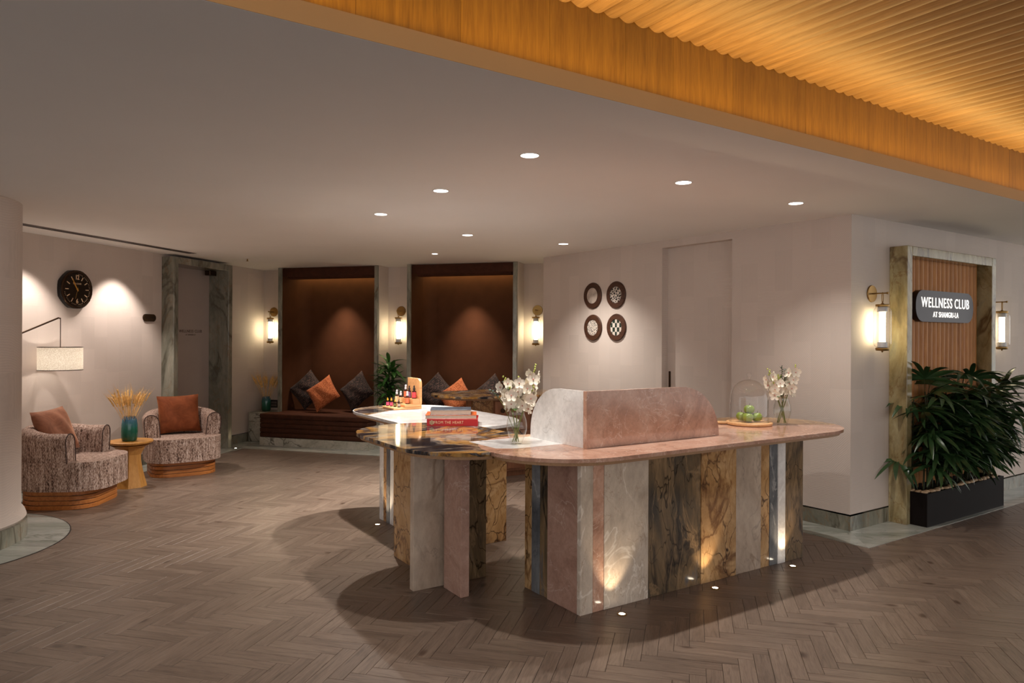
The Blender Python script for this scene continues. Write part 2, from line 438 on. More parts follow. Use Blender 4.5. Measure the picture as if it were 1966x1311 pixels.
for k in ('bone', 'coral', 'speck', 'check'): disc_mat('inlay_' + k, k)

# ---------------------------------------------------------------- mesh helpers


def mesh_from(bm, name, smooth=None):
    me = bpy.data.meshes.new(name)
    bmesh.ops.recalc_face_normals(bm, faces=bm.faces)
    bm.to_mesh(me); bm.free()
    if smooth is not None:
        me.shade_smooth()
        me.set_sharp_from_angle(angle=R_(smooth))
    return me


def put(name, me, mat, parent=None, loc=(0, 0, 0), rot=(0, 0, 0), scale=(1, 1, 1)):
    if isinstance(me, bmesh.types.BMesh): me = mesh_from(me, name)
    if mat is not None and len(me.materials) == 0:
        for x in (mat if isinstance(mat, (list, tuple)) else [mat]): me.materials.append(MATS[x])
    o = bpy.data.objects.new(name, me)
    COL.objects.link(o)
    o.parent = parent
    o.location = loc; o.rotation_euler = rot; o.scale = scale
    return o


def tag(o, label=None, cat=None, group=None, kind=None):
    if label: o['label'] = label
    if cat: o['category'] = cat
    if group: o['group'] = group
    if kind: o['kind'] = kind
    return o


def thing(name, label, cat, loc=(0, 0, 0), rz=0.0, group=None, kind=None):
    o = bpy.data.objects.new(name, None); COL.objects.link(o)
    o.empty_display_size = .1
    o.location = loc; o.rotation_euler = (0, 0, rz)
    return tag(o, label, cat, group, kind)


def copy_tree(o, parent=None):
    c = o.copy(); COL.objects.link(c); c.parent = parent
    for ch in list(o.children): copy_tree(ch, c)
    return c


def box(bm, x0, x1, y0, y1, z0, z1, mat=None):
    vs = [bm.verts.new(p) for p in ((x0, y0, z0), (x1, y0, z0), (x1, y1, z0), (x0, y1, z0), (x0, y0, z1), (x1, y0, z1), (x1, y1, z1), (x0, y1, z1))]
    if mat is not None:
        for v in vs: v.co = mat @ v.co
    for f in ((3, 2, 1, 0), (4, 5, 6, 7), (0, 1, 5, 4), (1, 2, 6, 5), (2, 3, 7, 6), (3, 0, 4, 7)):
        bm.faces.new([vs[i] for i in f])
    return vs


def bxm(x0, x1, y0, y1, z0, z1, bev=0.0, seg=1, name='box', smooth=None):
    bm = bmesh.new(); box(bm, x0, x1, y0, y1, z0, z1)
    if bev: bmesh.ops.bevel(bm, geom=list(bm.edges), offset=bev, segments=seg, affect='EDGES', profile=.5)
    return mesh_from(bm, name, smooth)


def prism_bm(poly, z0, z1, bev=0.0, seg=2, bottom=False):
    bm = bmesh.new()
    lo = [bm.verts.new((p[0], p[1], z0)) for p in poly]
    hi = [bm.verts.new((p[0], p[1], z1)) for p in poly]
    n = len(poly)
    bm.faces.new(lo[::-1]); bm.faces.new(hi)
    for i in range(n):
        j = (i + 1) % n
        bm.faces.new((lo[i], lo[j], hi[j], hi[i]))
    if bev:
        ed = [e for e in bm.edges if (e.verts[0] in hi and e.verts[1] in hi) or (bottom and e.verts[0] in lo and e.verts[1] in lo)]
        bmesh.ops.bevel(bm, geom=ed, offset=bev, segments=seg, affect='EDGES', profile=.5)
    return bm


def prism(poly, z0, z1, bev=0.0, seg=2, bottom=False, smooth=None):
    return mesh_from(prism_bm(poly, z0, z1, bev, seg, bottom), 'prism', smooth)


def lathe_bm(prof, seg=24, bm=None, cap=True):
    bm = bm or bmesh.new()
    rings = []
    for r, z in prof:
        rings.append([bm.verts.new((r * math.cos(2 * PI * i / seg), r * math.sin(2 * PI * i / seg), z)) for i in range(seg)])
    for a, b_ in zip(rings, rings[1:]):
        for i in range(seg):
            j = (i + 1) % seg
            bm.faces.new((a[i], a[j], b_[j], b_[i]))
    if cap:
        if prof[0][0] > 1e-4: bm.faces.new(rings[0][::-1])
        if prof[-1][0] > 1e-4: bm.faces.new(rings[-1])
    bmesh.ops.remove_doubles(bm, verts=list(bm.verts), dist=1e-5)
    return bm


def lathe(prof, seg=24, smooth=35, cap=True):
    return mesh_from(lathe_bm(prof, seg, cap=cap), 'lathe', smooth)


def tube_bm(path, rad, seg=8, bm=None, cap=True):
    bm = bm or bmesh.new()
    pts = [Vector(p) for p in path]
    n = len(pts)
    rads = rad if isinstance(rad, (list, tuple)) else [rad] * n
    up = Vector((0, 0, 1))
    rings = []
    prev = None
    for i, p in enumerate(pts):
        t = (pts[min(i + 1, n - 1)] - pts[max(i - 1, 0)]).normalized()
        if prev is None:
            a = t.cross(up) if abs(t.dot(up)) < .95 else t.cross(Vector((1, 0, 0)))
        else:
            a = prev - t * prev.dot(t)
        a.normalize(); prev = a
        b_ = t.cross(a)
        rings.append([bm.verts.new(p + (a * math.cos(2 * PI * k / seg) + b_ * math.sin(2 * PI * k / seg)) * rads[i]) for k in range(seg)])
    for r0, r1 in zip(rings, rings[1:]):
        for k in range(seg):
            j = (k + 1) % seg
            bm.faces.new((r0[k], r0[j], r1[j], r1[k]))
    if cap:
        bm.faces.new(rings[0][::-1]); bm.faces.new(rings[-1])
    return bm


def tube(path, rad, seg=8, smooth=50):
    return mesh_from(tube_bm(path, rad, seg), 'tube', smooth)


def closed_tube(path, rad, seg=6):
    bm = bmesh.new()
    pts = [Vector(p) for p in path]; n = len(pts); rings = []
    for i in range(n):
        t = (pts[(i + 1) % n] - pts[i - 1]).normalized()
        a = t.cross(Vector((0, 0, 1))).normalized(); b_ = t.cross(a)
        rings.append([bm.verts.new(pts[i] + (a * math.cos(2 * PI * k / seg) + b_ * math.sin(2 * PI * k / seg)) * rad) for k in range(seg)])
    for i in range(n):
        r0, r1 = rings[i], rings[(i + 1) % n]
        for k in range(seg):
            j = (k + 1) % seg
            bm.faces.new((r0[k], r0[j], r1[j], r1[k]))
    return mesh_from(bm, 'tube', 60)


def pill(c0, c1, r, n=26):
    c0, c1 = Vector(c0[:2]), Vector(c1[:2])
    d = (c1 - c0).normalized(); a0 = math.atan2(d.y, d.x)
    out = []
    for c, a in ((c1, a0 - PI / 2), (c0, a0 + PI / 2)):
        for i in range(n + 1):
            t = a + PI * i / n
            out.append(Vector((c.x + r * math.cos(t), c.y + r * math.sin(t))))
    return out


def inside(p, poly):
    r = False; n = len(poly)
    for i in range(n):
        a, b_ = poly[i], poly[(i + 1) % n]
        if (a.y > p.y) != (b_.y > p.y) and p.x < (b_.x - a.x) * (p.y - a.y) / (b_.y - a.y) + a.x: r = not r
    return r


def densify(poly, step=.02):
    out = []
    for i in range(len(poly)):
        a, b_ = poly[i], poly[(i + 1) % len(poly)]
        k = max(1, int((b_ - a).length / step))
        out += [a.lerp(b_, j / k) for j in range(k)]
    return out


def diff(A, B):
    """outline of A with the part under B taken away (two crossings)"""
    A = densify(A); B = densify(B)
    fl = [inside(p, B) for p in A]; n = len(A)
    s = next(i for i in range(n) if not fl[i] and fl[i - 1])
    chain = []
    i = s
    while not fl[i % n] and i < s + n:
        chain.append(A[i % n]); i += 1
    inn = [inside(p, A) for p in B]; m = len(B)
    s2 = next(k for k in range(m) if inn[k] and not inn[k - 1])
    bc = []
    k = s2
    while inn[k % m] and k < s2 + m:
        bc.append(B[k % m]); k += 1
    if (bc[0] - chain[-1]).length > (bc[-1] - chain[-1]).length: bc.reverse()
    return chain + bc


def clip(poly, p, nrm):
    """keep the side of the line through p that nrm points to"""
    out = []
    for i in range(len(poly)):
        a, b_ = poly[i], poly[(i + 1) % len(poly)]
        da, db = (a - p).dot(nrm), (b_ - p).dot(nrm)
        if da >= 0: out.append(a)
        if (da >= 0) != (db >= 0): out.append(a.lerp(b_, da / (da - db)))
    return out


def rrect(w, d, rf, rb, n=6, cx=0, cy=0):
    """rounded rectangle, front (-y) corner radius rf, back radius rb"""
    out = []
    for (sx, sy, r, a) in ((1, -1, rf, -PI / 2), (1, 1, rb, 0), (-1, 1, rb, PI / 2), (-1, -1, rf, PI)):
        for i in range(n + 1):
            t = a + PI / 2 * i / n
            out.append(Vector((cx + sx * (w / 2 - r) + r * math.cos(t), cy + sy * (d / 2 - r) + r * math.sin(t))))
    return out


def text_mesh(s, size, ext=.001, sx=1.0, spacing=1.0, bold=0.0):
    cu = bpy.data.curves.new('lettering', 'FONT')
    cu.body = s; cu.size = size; cu.extrude = ext; cu.align_x = 'CENTER'; cu.align_y = 'CENTER'
    cu.space_character = spacing; cu.offset = bold; cu.resolution_u = 3
    o = bpy.data.objects.new('lettering', cu); COL.objects.link(o)
    dg = bpy.context.evaluated_depsgraph_get()
    me = bpy.data.meshes.new_from_object(o.evaluated_get(dg))
    bpy.data.objects.remove(o); bpy.data.curves.remove(cu)
    for v in me.vertices: v.co.x *= sx
    return me


def pillow_mesh(w, h, t, n=14, pinch=.07, pipe=False):
    bm = bmesh.new()
    def P(i, j, s):
        x = -1 + 2 * i / n; y = -1 + 2 * j / n
        e = max(0.0, (1 - x ** 4) * (1 - y ** 4))
        z = s * t / 2 * (e ** .55) * (.72 + .28 * (1 - x * x) * (1 - y * y))
        z += s * .010 * math.sin(7 * x + 3 * y) * e
        return (w / 2 * x * (1 - pinch * (1 - y * y)), h / 2 * y * (1 - pinch * (1 - x * x)), z)
    g = {}
    for s in (1, -1):
        for i in range(n + 1):
            for j in range(n + 1):
                edge = i in (0, n) or j in (0, n)
                if edge and s == -1: g[s, i, j] = g[1, i, j]
                else: g[s, i, j] = bm.verts.new(P(i, j, s))
        for i in range(n):
            for j in range(n):
                q = [g[s, i, j], g[s, i + 1, j], g[s, i + 1, j + 1], g[s, i, j + 1]]
                bm.faces.new(q if s == 1 else q[::-1])
    return mesh_from(bm, 'pillow', 80)


def V3(p, z=0.0): return Vector((p[0], p[1], z))


def wall_piece(bm, p, q, z0, z1, th, nrm):
    """upright slab whose room face runs p->q; th deep away from nrm"""
    b_ = [-nrm * th + v for v in (p, q)]
    poly = [p, q, b_[1], b_[0]]
    lo = [bm.verts.new((v.x, v.y, z0)) for v in poly]; hi = [bm.verts.new((v.x, v.y, z1)) for v in poly]
    bm.faces.new(lo[::-1]); bm.faces.new(hi)
    for i in range(4):
        j = (i + 1) % 4
        bm.faces.new((lo[i], lo[j], hi[j], hi[i]))


def frame_obj(name, bm, mat, origin, direction, parent=None, kind='structure', label=None, cat=None):
    """mesh given in plan coordinates, re-based so local x runs along the wall"""
    a = math.atan2(direction.y, direction.x)
    M = (Matrix.Translation(V3(origin)) @ Matrix.Rotation(a, 4, 'Z')).inverted()
    bm.transform(M)
    o = put(name, bm, mat, parent, V3(origin), (0, 0, a))
    if parent is None: tag(o, label, cat, None, kind)
    return o


# ================================================================ the setting
# ---- floor: slab, herringbone boards
fl = put('floor', bxm(-9, 12, -5, 14, -.2, -.012), 'floor_gap')
tag(fl, 'grey brown oak floor laid in herringbone boards', 'floor', None, 'structure')

PW, PN = .0735, 5
PL = PW * PN
GA = R_(-14.0)


def plank_mesh(name):
    bm = bmesh.new()
    g, c = .0007, .0012
    x0, x1, y0, y1 = g, PL - g, g, PW - g
    uvl = None
    lo = [bm.verts.new(p) for p in ((x0, y0, -.012), (x1, y0, -.012), (x1, y1, -.012), (x0, y1, -.012))]
    md = [bm.verts.new(p) for p in ((x0, y0, -c), (x1, y0, -c), (x1, y1, -c), (x0, y1, -c))]
    hi = [bm.verts.new(p) for p in ((x0 + c, y0 + c, 0), (x1 - c, y0 + c, 0), (x1 - c, y1 - c, 0), (x0 + c, y1 - c, 0))]
    bm.faces.new(hi)
    for a, b_ in ((lo, md), (md, hi)):
        for i in range(4):
            j = (i + 1) % 4
            bm.faces.new((a[i], a[j], b_[j], b_[i]))
    l = bm.loops.layers.uv.new('grain')
    for f in bm.faces:
        for lp in f.loops: lp[l].uv = (lp.vert.co.x, lp.vert.co.y)
    return mesh_from(bm, name)


plk = plank_mesh('plank')
plk.materials.append(MATS['oak_planks'])
Rg = Matrix.Rotation(GA, 2)
spots = []
half = 1378.0
for k in range(-24, 25):
    for i in range(-160, 161):
        for kind in (0, 1):
            if kind == 0: ox, oy, rot = (i + 1) * PW, (i + 2 * PN * k) * PW, 0.0              # board along local x
            else: ox, oy, rot = (i + 1) * PW, (i + 2 * PN * k) * PW, PI / 2                    # board along local y
            c = Vector((ox + (PL / 2 if kind == 0 else -PW / 2), oy + (PW / 2 if kind == 0 else PL / 2)))
            w = Rg @ c
            if not (2.2 < w.y < 10.6 and abs(w.x) < .80 * w.y + .5): continue
            if (w - CORNER).dot(-NA) > .1 and (w - CORNER).dot(-NB) > .1: continue
            if (w - WL0).dot(NL) < -.1 or (w - N0).dot(NM) < -.1: continue
            spots.append((w.length, Rg @ Vector((ox, oy)), rot + GA, w))
spots.sort(key=lambda s: s[0])
vis = lambda w: w.y > 3.08 and abs(w.x) < .735 * w.y + .1
near = [s for s in spots if vis(s[3])][:300]
ids = {id(s) for s in near}
for s in near:
    put('plank', plk, None, fl, (s[1].x, s[1].y, random.uniform(-.0006, .0004)), (0, 0, s[2]))
bmr = bmesh.new()
for s in spots:
    if id(s) in ids: continue
    k0 = len(bmr.verts)
    bmr.from_mesh(plk)
    bmr.verts.ensure_lookup_table()
    M = Matrix.Translation((s[1].x, s[1].y, random.uniform(-.0006, .0004))) @ Matrix.Rotation(s[2], 4, 'Z')
    for v in bmr.verts[k0:]: v.co = M @ v.co
me = bpy.data.meshes.new('plank_field'); bmr.to_mesh(me); bmr.free()
tag(put('plank_field', me, 'oak_planks', fl), kind='stuff')

# ---- plaster ceiling with the tray edge, wood fascia and scalloped wood ceiling
TP = Vector((1.0, 3.35)); TD = Vector((.834, .552)); TN = Vector((-.552, .834))
poly = [TP - TD * 9, TP + TD * 9, TP + TD * 9 + TN * 12, TP - TD * 9 + TN * 12]
ce = put('ceiling', prism(poly, ZC, ZC + .073), 'ceiling_paint')
tag(ce, 'flat pale plaster ceiling with recessed downlights', 'ceiling', None, 'structure')
ta = math.atan2(TD.y, TD.x)
tray = thing('ceiling_tray', 'raised wooden ceiling tray with scalloped ribs and warm cove light', 'ceiling', V3(TP + TN * .15, ZC), ta, None, 'structure')
zt = 2.905 - ZC
put('spill_strip', bxm(-9, 9, -.1535, -.1505, 0.0005, .0735), 'spill_tan', tray)  # added strip on the plaster lip, its tan stands for cove spill
x = -5.0
while x < 6.0:                       # veneer sheets of the upright fascia
    w = random.choice((.30, .42, .6))
    put('fascia_panel', bxm(x, x + w - .0012, 0, .03, .02, zt + .06, name='fascia'), 'fascia_wood', tray)
    x += w
RP = .09


def rib_mesh():
    bm = bmesh.new()
    prof = [(0, .03)] + [(RP * i / 8, .016 * (1 - math.sin(PI * i / 8)) ** 1.0) for i in range(9)] + [(RP, .03)]
    prof = [(RP - .0012 if i >= len(prof) - 2 else p[0], p[1]) for i, p in enumerate(prof)]
    a = [bm.verts.new((0.0, p[0], p[1])) for p in prof]; b_ = [bm.verts.new((6.2, p[0], p[1])) for p in prof]
    n = len(prof)
    for i in range(n):
        j = (i + 1) % n
        bm.faces.new((a[i], a[j], b_[j], b_[i]))
    bm.faces.new(a[::-1]); bm.faces.new(b_)
    return mesh_from(bm, 'rib', 60)


ribm = rib_mesh(); ribm.materials.append(MATS['ceiling_wood'])
for i in range(-24, 72):             # ribs run away from the fascia, over the camera
    put('rib', ribm, None, tray, (i * RP, .0, zt), (0, 0, -PI / 2))
put('backing_board', bxm(-5, 8, -6.4, .03, zt + .03, zt + .08), 'ceiling_wood', tray)
cl = bpy.data.lights.new('cove_light', 'AREA')
cl.shape = 'RECTANGLE'; cl.size = 11.0; cl.size_y = .02; cl.energy = 34; cl.color = (1.0, .64, .20)
co = bpy.data.objects.new('cove_light', cl); COL.objects.link(co)
co.location = V3(TP + TN * .07 + TD * 1.5, ZC + .082)
co.rotation_euler = Euler((PI + .62, 0, ta), 'XYZ')

# ---- walls
bm = bmesh.new()
dr0, dr1, drz, drd = .288, .5045, 2.405, .083            # sliding door recess along the wall
LA = (AEND - CORNER).length
pt = lambda s: CORNER + WA * (s * LA)
wall_piece(bm, CORNER, pt(dr0), .13, ZC, .25, NA)
wall_piece(bm, pt(dr1), AEND, .13, ZC, .25, NA)
wall_piece(bm, pt(dr0), pt(dr1), drz, ZC, .25, NA)
frame_obj('wall_right', bm, 'wallcover', CORNER, WA, label='beige textured wall with flush sliding door and round wall plates', cat='wall')
bm = bmesh.new()
wall_piece(bm, CORNER, CORNER + WB * 6.0, .13, ZC, .25, NB)
frame_obj('wall_entrance', bm, 'wallcover', CORNER, WB, label='beige wall around the marble framed sign niche', cat='wall')
bm = bmesh.new()
wall_piece(bm, AEND - NA * .25, AEND - NA * 1.6, 0, ZC, .2, WA)
frame_obj('wall_return', bm, 'wallcover', AEND, -NA, label='short hidden return wall behind the door wall', cat='wall')
bm = bmesh.new()
d0, d1 = 1.866, 2.96                                       # salon doorway along the clock wall
lp = lambda t: WL0 + WL * t
wall_piece(bm, lp(-3.2), lp(d0), .13, ZC, .25, NL)
wall_piece(bm, lp(d1), lp(4.3), .13, ZC, .25, NL)
wall_piece(bm, lp(d0), lp(d1), 2.44, ZC, .25, NL)
frame_obj('wall_left', bm, 'wallcover', WL0, WL, label='beige textured wall with the clock and marble doorway', cat='wall')
# alcove wall: set back behind the alcove boxes
SB = .29
np_ = lambda t, back=0.0: N0 + NE_ * t - NM * back
bm = bmesh.new()
for a, b_ in ((-.75, -.056), (1.529, 1.955), (3.503, 4.6)):
    wall_piece(bm, np_(a, SB), np_(b_, SB), .13, ZC, .2, NM)
for t, s in ((-.056, -1), (1.529, 1), (1.955, -1), (3.503, 1)):
    n_ = NE_ * s
    p, q = np_(t, .012), np_(t, SB)
    wall_piece(bm, p, q, .0, ZC, .02, n_)
frame_obj('wall_back', bm, 'wallcover', N0, NE_, label='beige back wall around the two brown alcoves', cat='wall')


def plinth(name, p, q, nrm, label, mat='green_marble', h=.118):
    bm = bmesh.new(); wall_piece(bm, p + nrm * .004, q + nrm * .004, 0, h, .2, nrm)
    return frame_obj(name, bm, mat, p, (q - p).normalized(), label=label, cat='skirting')


plinth('baseboard_right', CORNER + NB * .004, pt(dr0), NA, 'grey green marble skirting under the door wall, by the corner')
plinth('baseboard_right_end', pt(dr1), AEND, NA, 'marble skirting under the wall plates behind the reception desk')
plinth('baseboard_entrance', CORNER + NA * .004, CORNER + WB * 6, NB, 'grey green marble skirting below the sign wall')
plinth('baseboard_left', lp(-3.2), lp(d0), NL, 'grey green marble skirting below the clock')
plinth('baseboard_left_far', lp(d1), lp(4.05), NL, 'short marble skirting between doorway and vase ledge')

# floor borders of pale marble
OB = .32


def border(name, poly, label):
    o = put(name, prism(poly, -.01, .0025), 'green_marble_floor')
    return tag(o, label, 'floor border', None, 'structure')


co_ = CORNER + NA * OB + NB * OB
border('trim_1', [CORNER, co_, AEND + NA * OB, AEND], 'pale marble floor border along the door wall')
border('trim_2', [CORNER, CORNER + WB * 6, CORNER + WB * 6 + NB * OB, co_], 'pale marble floor border along the sign wall')
border('trim_3', [lp(-3), lp(-3) + NL * .33, lp(3.0) + NL * .33, lp(3.0)], 'pale marble floor border along the clock wall')
border('trim_4', [np_(-.5, -.68), np_(3.6, -.68), np_(3.6, .2), np_(-.5, .2)], 'pale marble floor border before the two benches')

# column
cc = Vector((-4.27, 5.05))
colm = thing('column', 'round beige column with marble foot on the far left', 'column', V3(cc), 0, None, 'structure')
put('shaft', lathe([(.70, .13), (.715, .15), (.705, .185), (.68, .22), (.68, ZC)], 72, 40, cap=False), 'wallcover', colm)
put('marble_foot', lathe([(.72, 0), (.72, .128), (.66, .132)], 72, 30), 'green_marble', colm)
put('floor_ring', lathe([(.995, -.01), (.995, .003), (.3, .003)], 72, 30), 'green_marble_floor', colm)
put('ring_edge', lathe([(1.003, -.01), (1.003, .0022), (.99, .0022)], 72, 30), 'floor_gap', colm)


# ---- marble portals
def portal(name, p0, d, nrm, width, height, prot, depth, jt, label, mat, cat):
    """p0 = wall point of the near jamb; local x along wall, local -y out of the wall"""
    a = math.atan2(d.y, d.x)
    t = thing(name, label, cat, V3(p0), a, None, 'structure')
    s = -1.0
    put('jamb', bxm(0, jt, -prot, depth, 0, height, .004), mat, t)
    put('jamb', bxm(width - jt, width, -prot, depth, 0, height, .004), mat, t)
    put('lintel', bxm(jt + .001, width - jt - .001, -prot, depth, height - jt, height, .004), mat, t)
    return t


# salon doorway (left): wall direction reversed so local -y faces the room
pd = portal('door_1', lp(d0 - .02), WL, NL, 1.13, 2.448, .17, .22, .08, 'grey green marble doorway with a plain door in the left wall', 'green_marble', 'doorway')
leaf = put('door_leaf', bxm(.081, 1.049, .13, .17, .01, 2.3675, .001), 'door_paint', pd)
tm = text_mesh('WELLNESS CLUB', .052, .0008, 1.0, 1.15)
put('lettering', tm, 'dark_bronze', leaf, (.683, .1290, 1.56), (PI / 2, 0, 0))
tm = text_mesh('AT SHANGRI-LA', .024, .0008, 1.0, 1.1)
put('lettering', tm, 'dark_bronze', leaf, (.683, .1290, 1.515), (PI / 2, 0, 0))
put('door_closer', bxm(.86, 1.0, -.02, .06, 2.30, 2.362, .006), 'dark_bronze', pd)
put('threshold', bxm(0, 1.13, -.35, .2, -.01, .003), 'green_marble_floor', pd)

# sign portal (right)
ps = portal('trim_5', CORNER + WB * .562, WB, NB, 1.61, 2.262, .147, 0.0, .08, 'green and gold marble surround holding the lit club sign', 'gold_green_marble', 'surround')
nsl = 19
for i in range(nsl):
    w = 1.45 / nsl
    prof = [(w * k / 6, -.006 - .026 * math.sin(PI * k / 6)) for k in range(7)]
    poly = [(.08 + i * w + p[0] * .96, p[1]) for p in prof] + [(.08 + i * w + w * .96, -.0015), (.08 + i * w, -.0015)]
    put('slat', prism([Vector(p) for p in poly], .02, 2.182, smooth=50), 'slat_wood', ps)

# sliding door in the recess
bm = bmesh.new()
wall_piece(bm, pt(dr0) - NA * drd, pt(dr1) - NA * drd, .0, drz, .05, NA)
dd = frame_obj('door_2', bm, 'wallcover', pt(dr0), WA, label='flush sliding door covered like the beige wall, bronze pull', cat='door')
wdt = (dr1 - dr0) * LA
sgn = 1 if NA.dot(Vector((-WA.y, WA.x))) > 0 else -1      # which local y faces the room
ya, yb = sorted((-sgn * (drd - .004), -sgn * (drd + .002)))
put('flush_pull', bxm(wdt - .045, wdt - .018, ya, yb, .92, 1.17, .002), 'dark_bronze', dd)

# ================================================================ lamps
def downlight(x, y, label, r=.052):
    t = thing('downlight', label, 'ceiling light', (x, y, ZC), 0, 'ceiling downlights')
    put('trim_ring', lathe([(r * 1.16, -.0005), (r * 1.14, -.003), (r * .98, -.003), (r * .98, -.0005)], 28, 30), 'white_trim', t)
    put('lens', lathe([(r * .98, -.0008), (r * .96, -.0022), (0, -.0022)], 28, 30), 'downlight_lens', t)
    return t


DL_LABEL = ['large round downlight highest in the picture, above the marble desk', 'round downlight over the desk, level with the round wall plates to its side',
            'round downlight above the stack of books end of the desk', 'round ceiling downlight nearest the sign wall corner',
            'round downlight farthest toward the clock wall', 'round downlight in the middle between the two alcoves and the desk',
            'round downlight close to the wall with four round plates', 'small bright downlight right in front of the second alcove']
for (x, y), w, lb in zip(DOWNLIGHTS, DL_W, DL_LABEL):
    downlight(x, y, lb, .05 if y < 8 else .035)
    ax, ay = DL_AIM.get(DOWNLIGHTS.index((x, y)), (x, y))
    spot('downlight_beam', (x, y, ZC - .012), (ax, ay, 0), w, 112 if (ax, ay) == (x, y) else 80, .92, (1, .94, .87), .022)
for x, y, w in OUT_OF_VIEW:
    if -TN.dot(Vector((x, y)) - TP) < 0:
        spot('downlight_beam', (x, y, ZC - .012), (x, y, 0), w, 110, .8, (1, .94, .87), .03)  # added fill lamp, no fitting built for it


def build_sconce():
    t = thing('wall_sconce', 'sconce', 'wall lamp')
    put('backplate', lathe([(.066, 0), (.069, .004), (.066, .012), (0, .013)], 32), 'brass', t, (0, 0, 0), (PI / 2, 0, 0))
    put('arm', tube([(0, -.008, 0), (0, -.132, 0)], .0055, 10), 'brass', t)
    put('finial', lathe([(0, -.010), (.009, -.006), (.009, .006), (0, .010)], 12), 'brass', t, (0, -.132, 0), (PI / 2, 0, 0))
    ring = [(.011 * math.cos(2 * PI * i / 16), 0.0, -.036 + .042 * math.sin(2 * PI * i / 16)) for i in range(16)]
    bm = bmesh.new()
    put('link', tube(ring + [ring[0]], .0034, 6), 'brass', t, (0, -.092, 0))
    cap = put('top_cap', lathe([(.010, -.078), (.012, -.085), (.050, -.088), (.052, -.094), (.050, -.106), (.030, -.108)], 28), 'brass', t, (0, -.092, 0))
    put('collar', lathe([(.034, -.108), (.036, -.112), (.036, -.146), (.032, -.148)], 28), 'cap_clear', cap)
    put('glow_tube', lathe([(.023, -.148), (.023, -.385)], 20, cap=True), 'lamp_tube', t, (0, -.092, 0))
    bot = put('bottom_cap', lathe([(.0, -.470), (.006, -.466), (.008, -.458), (.046, -.455), (.050, -.445), (.050, -.434), (.030, -.430)], 28), 'brass', t, (0, -.092, 0))
    put('collar', lathe([(.032, -.385), (.036, -.388), (.036, -.428), (.034, -.430)], 28), 'cap_clear', bot)
    gp = [(.040, -.108)] + [(.040 + .026 * math.sin(PI / 2 * i / 5), -.108 - .045 * (1 - math.cos(PI / 2 * i / 5))) for i in range(1, 6)]
    gp += [(.066, -.385)] + [(.040 + .026 * math.cos(PI / 2 * i / 5), -.385 - .045 * math.sin(PI / 2 * i / 5)) for i in range(1, 6)]
    put('glass_shade', lathe(gp, 32, 60, cap=False), 'clear_glass', t, (0, -.092, 0))
    return t


sc0 = build_sconce()
aB = math.atan2(WB.y, WB.x); aN = math.atan2(NE_.y, NE_.x)
pB = lambda t: CORNER + WB * t
sp_ = lambda t: np_(t, SB)
SCONCES = [(pB(.288), aB, 1.866, 'brass and glass wall lantern between the wall corner and the marble surround'),
           (pB(2.444), aB, 1.866, 'brass and glass wall lantern past the far side of the marble surround'),
           (sp_(-.326), aN, 1.86, 'brass wall lantern above the wheat vase ledge, by the first alcove'),
           (sp_(1.729), aN, 1.86, 'brass wall lantern between the two brown alcoves'),
           (sp_(3.692), aN, 1.86, 'brass wall lantern beyond the second alcove, next to the door wall')]
for i, (p, a, z, lb) in enumerate(SCONCES):
    o = sc0 if i == 0 else copy_tree(sc0)
    o.location = (p.x, p.y, z); o.rotation_euler = (0, 0, a)
    tag(o, lb, 'wall lamp', 'brass lantern sconces')


def uplight(x, y, label, watts, tgt, size=70):
    t = thing('floor_uplight', label, 'floor light', (x, y, .0), 0, 'floor uplights')
    put('rim', lathe([(.028, -.008), (.028, .003), (.018, .004), (.017, .002)], 24), 'brass', t)
    put('lens', lathe([(.017, .0022), (.010, .0035), (0, .004)], 20), 'uplight_lens', t)
    spot('uplight_beam', (x, y, .012), tgt, watts, size, .7, (1, .78, .52), .012)


uplight(.605, 3.90, 'small round floor uplight before the cream stone panel of the desk', 4.5, (.52, 4.12, .9))
uplight(1.229, 4.315, 'small round floor uplight before the gold stone panel of the desk', 4.5, (1.12, 4.52, .9))
uplight(1.861, 4.738, 'small round floor uplight nearest the far right end of the desk', 4.5, (1.75, 4.93, .9))
uplight(-1.067, 5.737, 'small round floor uplight beside the far left leg panels of the desk', 4.5, (-.90, 5.83, .9))
uplight(-3.69, 9.60, 'small round floor uplight at the foot of the marble doorway', 1.0, (-3.78, 9.58, 1.0))

# linear slot diffuser in the ceiling by the clock wall
sd = math.atan2(WL.y, WL.x)
vt = thing('slot_diffuser', 'long narrow grey air slot in the ceiling along the clock wall', 'air vent', V3(lp(-.9) + NL * .42, ZC), sd)
put('frame', bxm(0, 2.75, -.055, .055, -.004, .002), 'grey_trim', vt)
put('slot', bxm(.01, 2.74, -.036, -.012, -.006, -.003), 'black_plastic', vt)
put('slot', bxm(.01, 2.74, .012, .036, -.006, -.003), 'black_plastic', vt)
for t_, wt in ((-.05, 70), (1.10, 78), (-1.2, 50)):          # wall washers along the clock wall
    q = lp(t_) + NL * .36
    spot('wall_washer', (q.x, q.y, ZC - .014), (q.x - NL.x * .13, q.y - NL.y * .13, 1.0), wt, 84, .55, (1, .88, .80), .02)
spk = thing('sprinkler', 'tiny ceiling sprinkler head near the marble doorway', 'sprinkler', (-3.33, 9.02, ZC))
put('escutcheon', lathe([(.03, -.0005), (.028, -.006), (.008, -.008)], 20), 'white_trim', spk)
put('nozzle', lathe([(.008, -.008), (.008, -.03), (.014, -.032), (.014, -.036), (0, -.036)], 12), 'brass', spk)

# ================================================================ alcoves and benches
DEP = .52


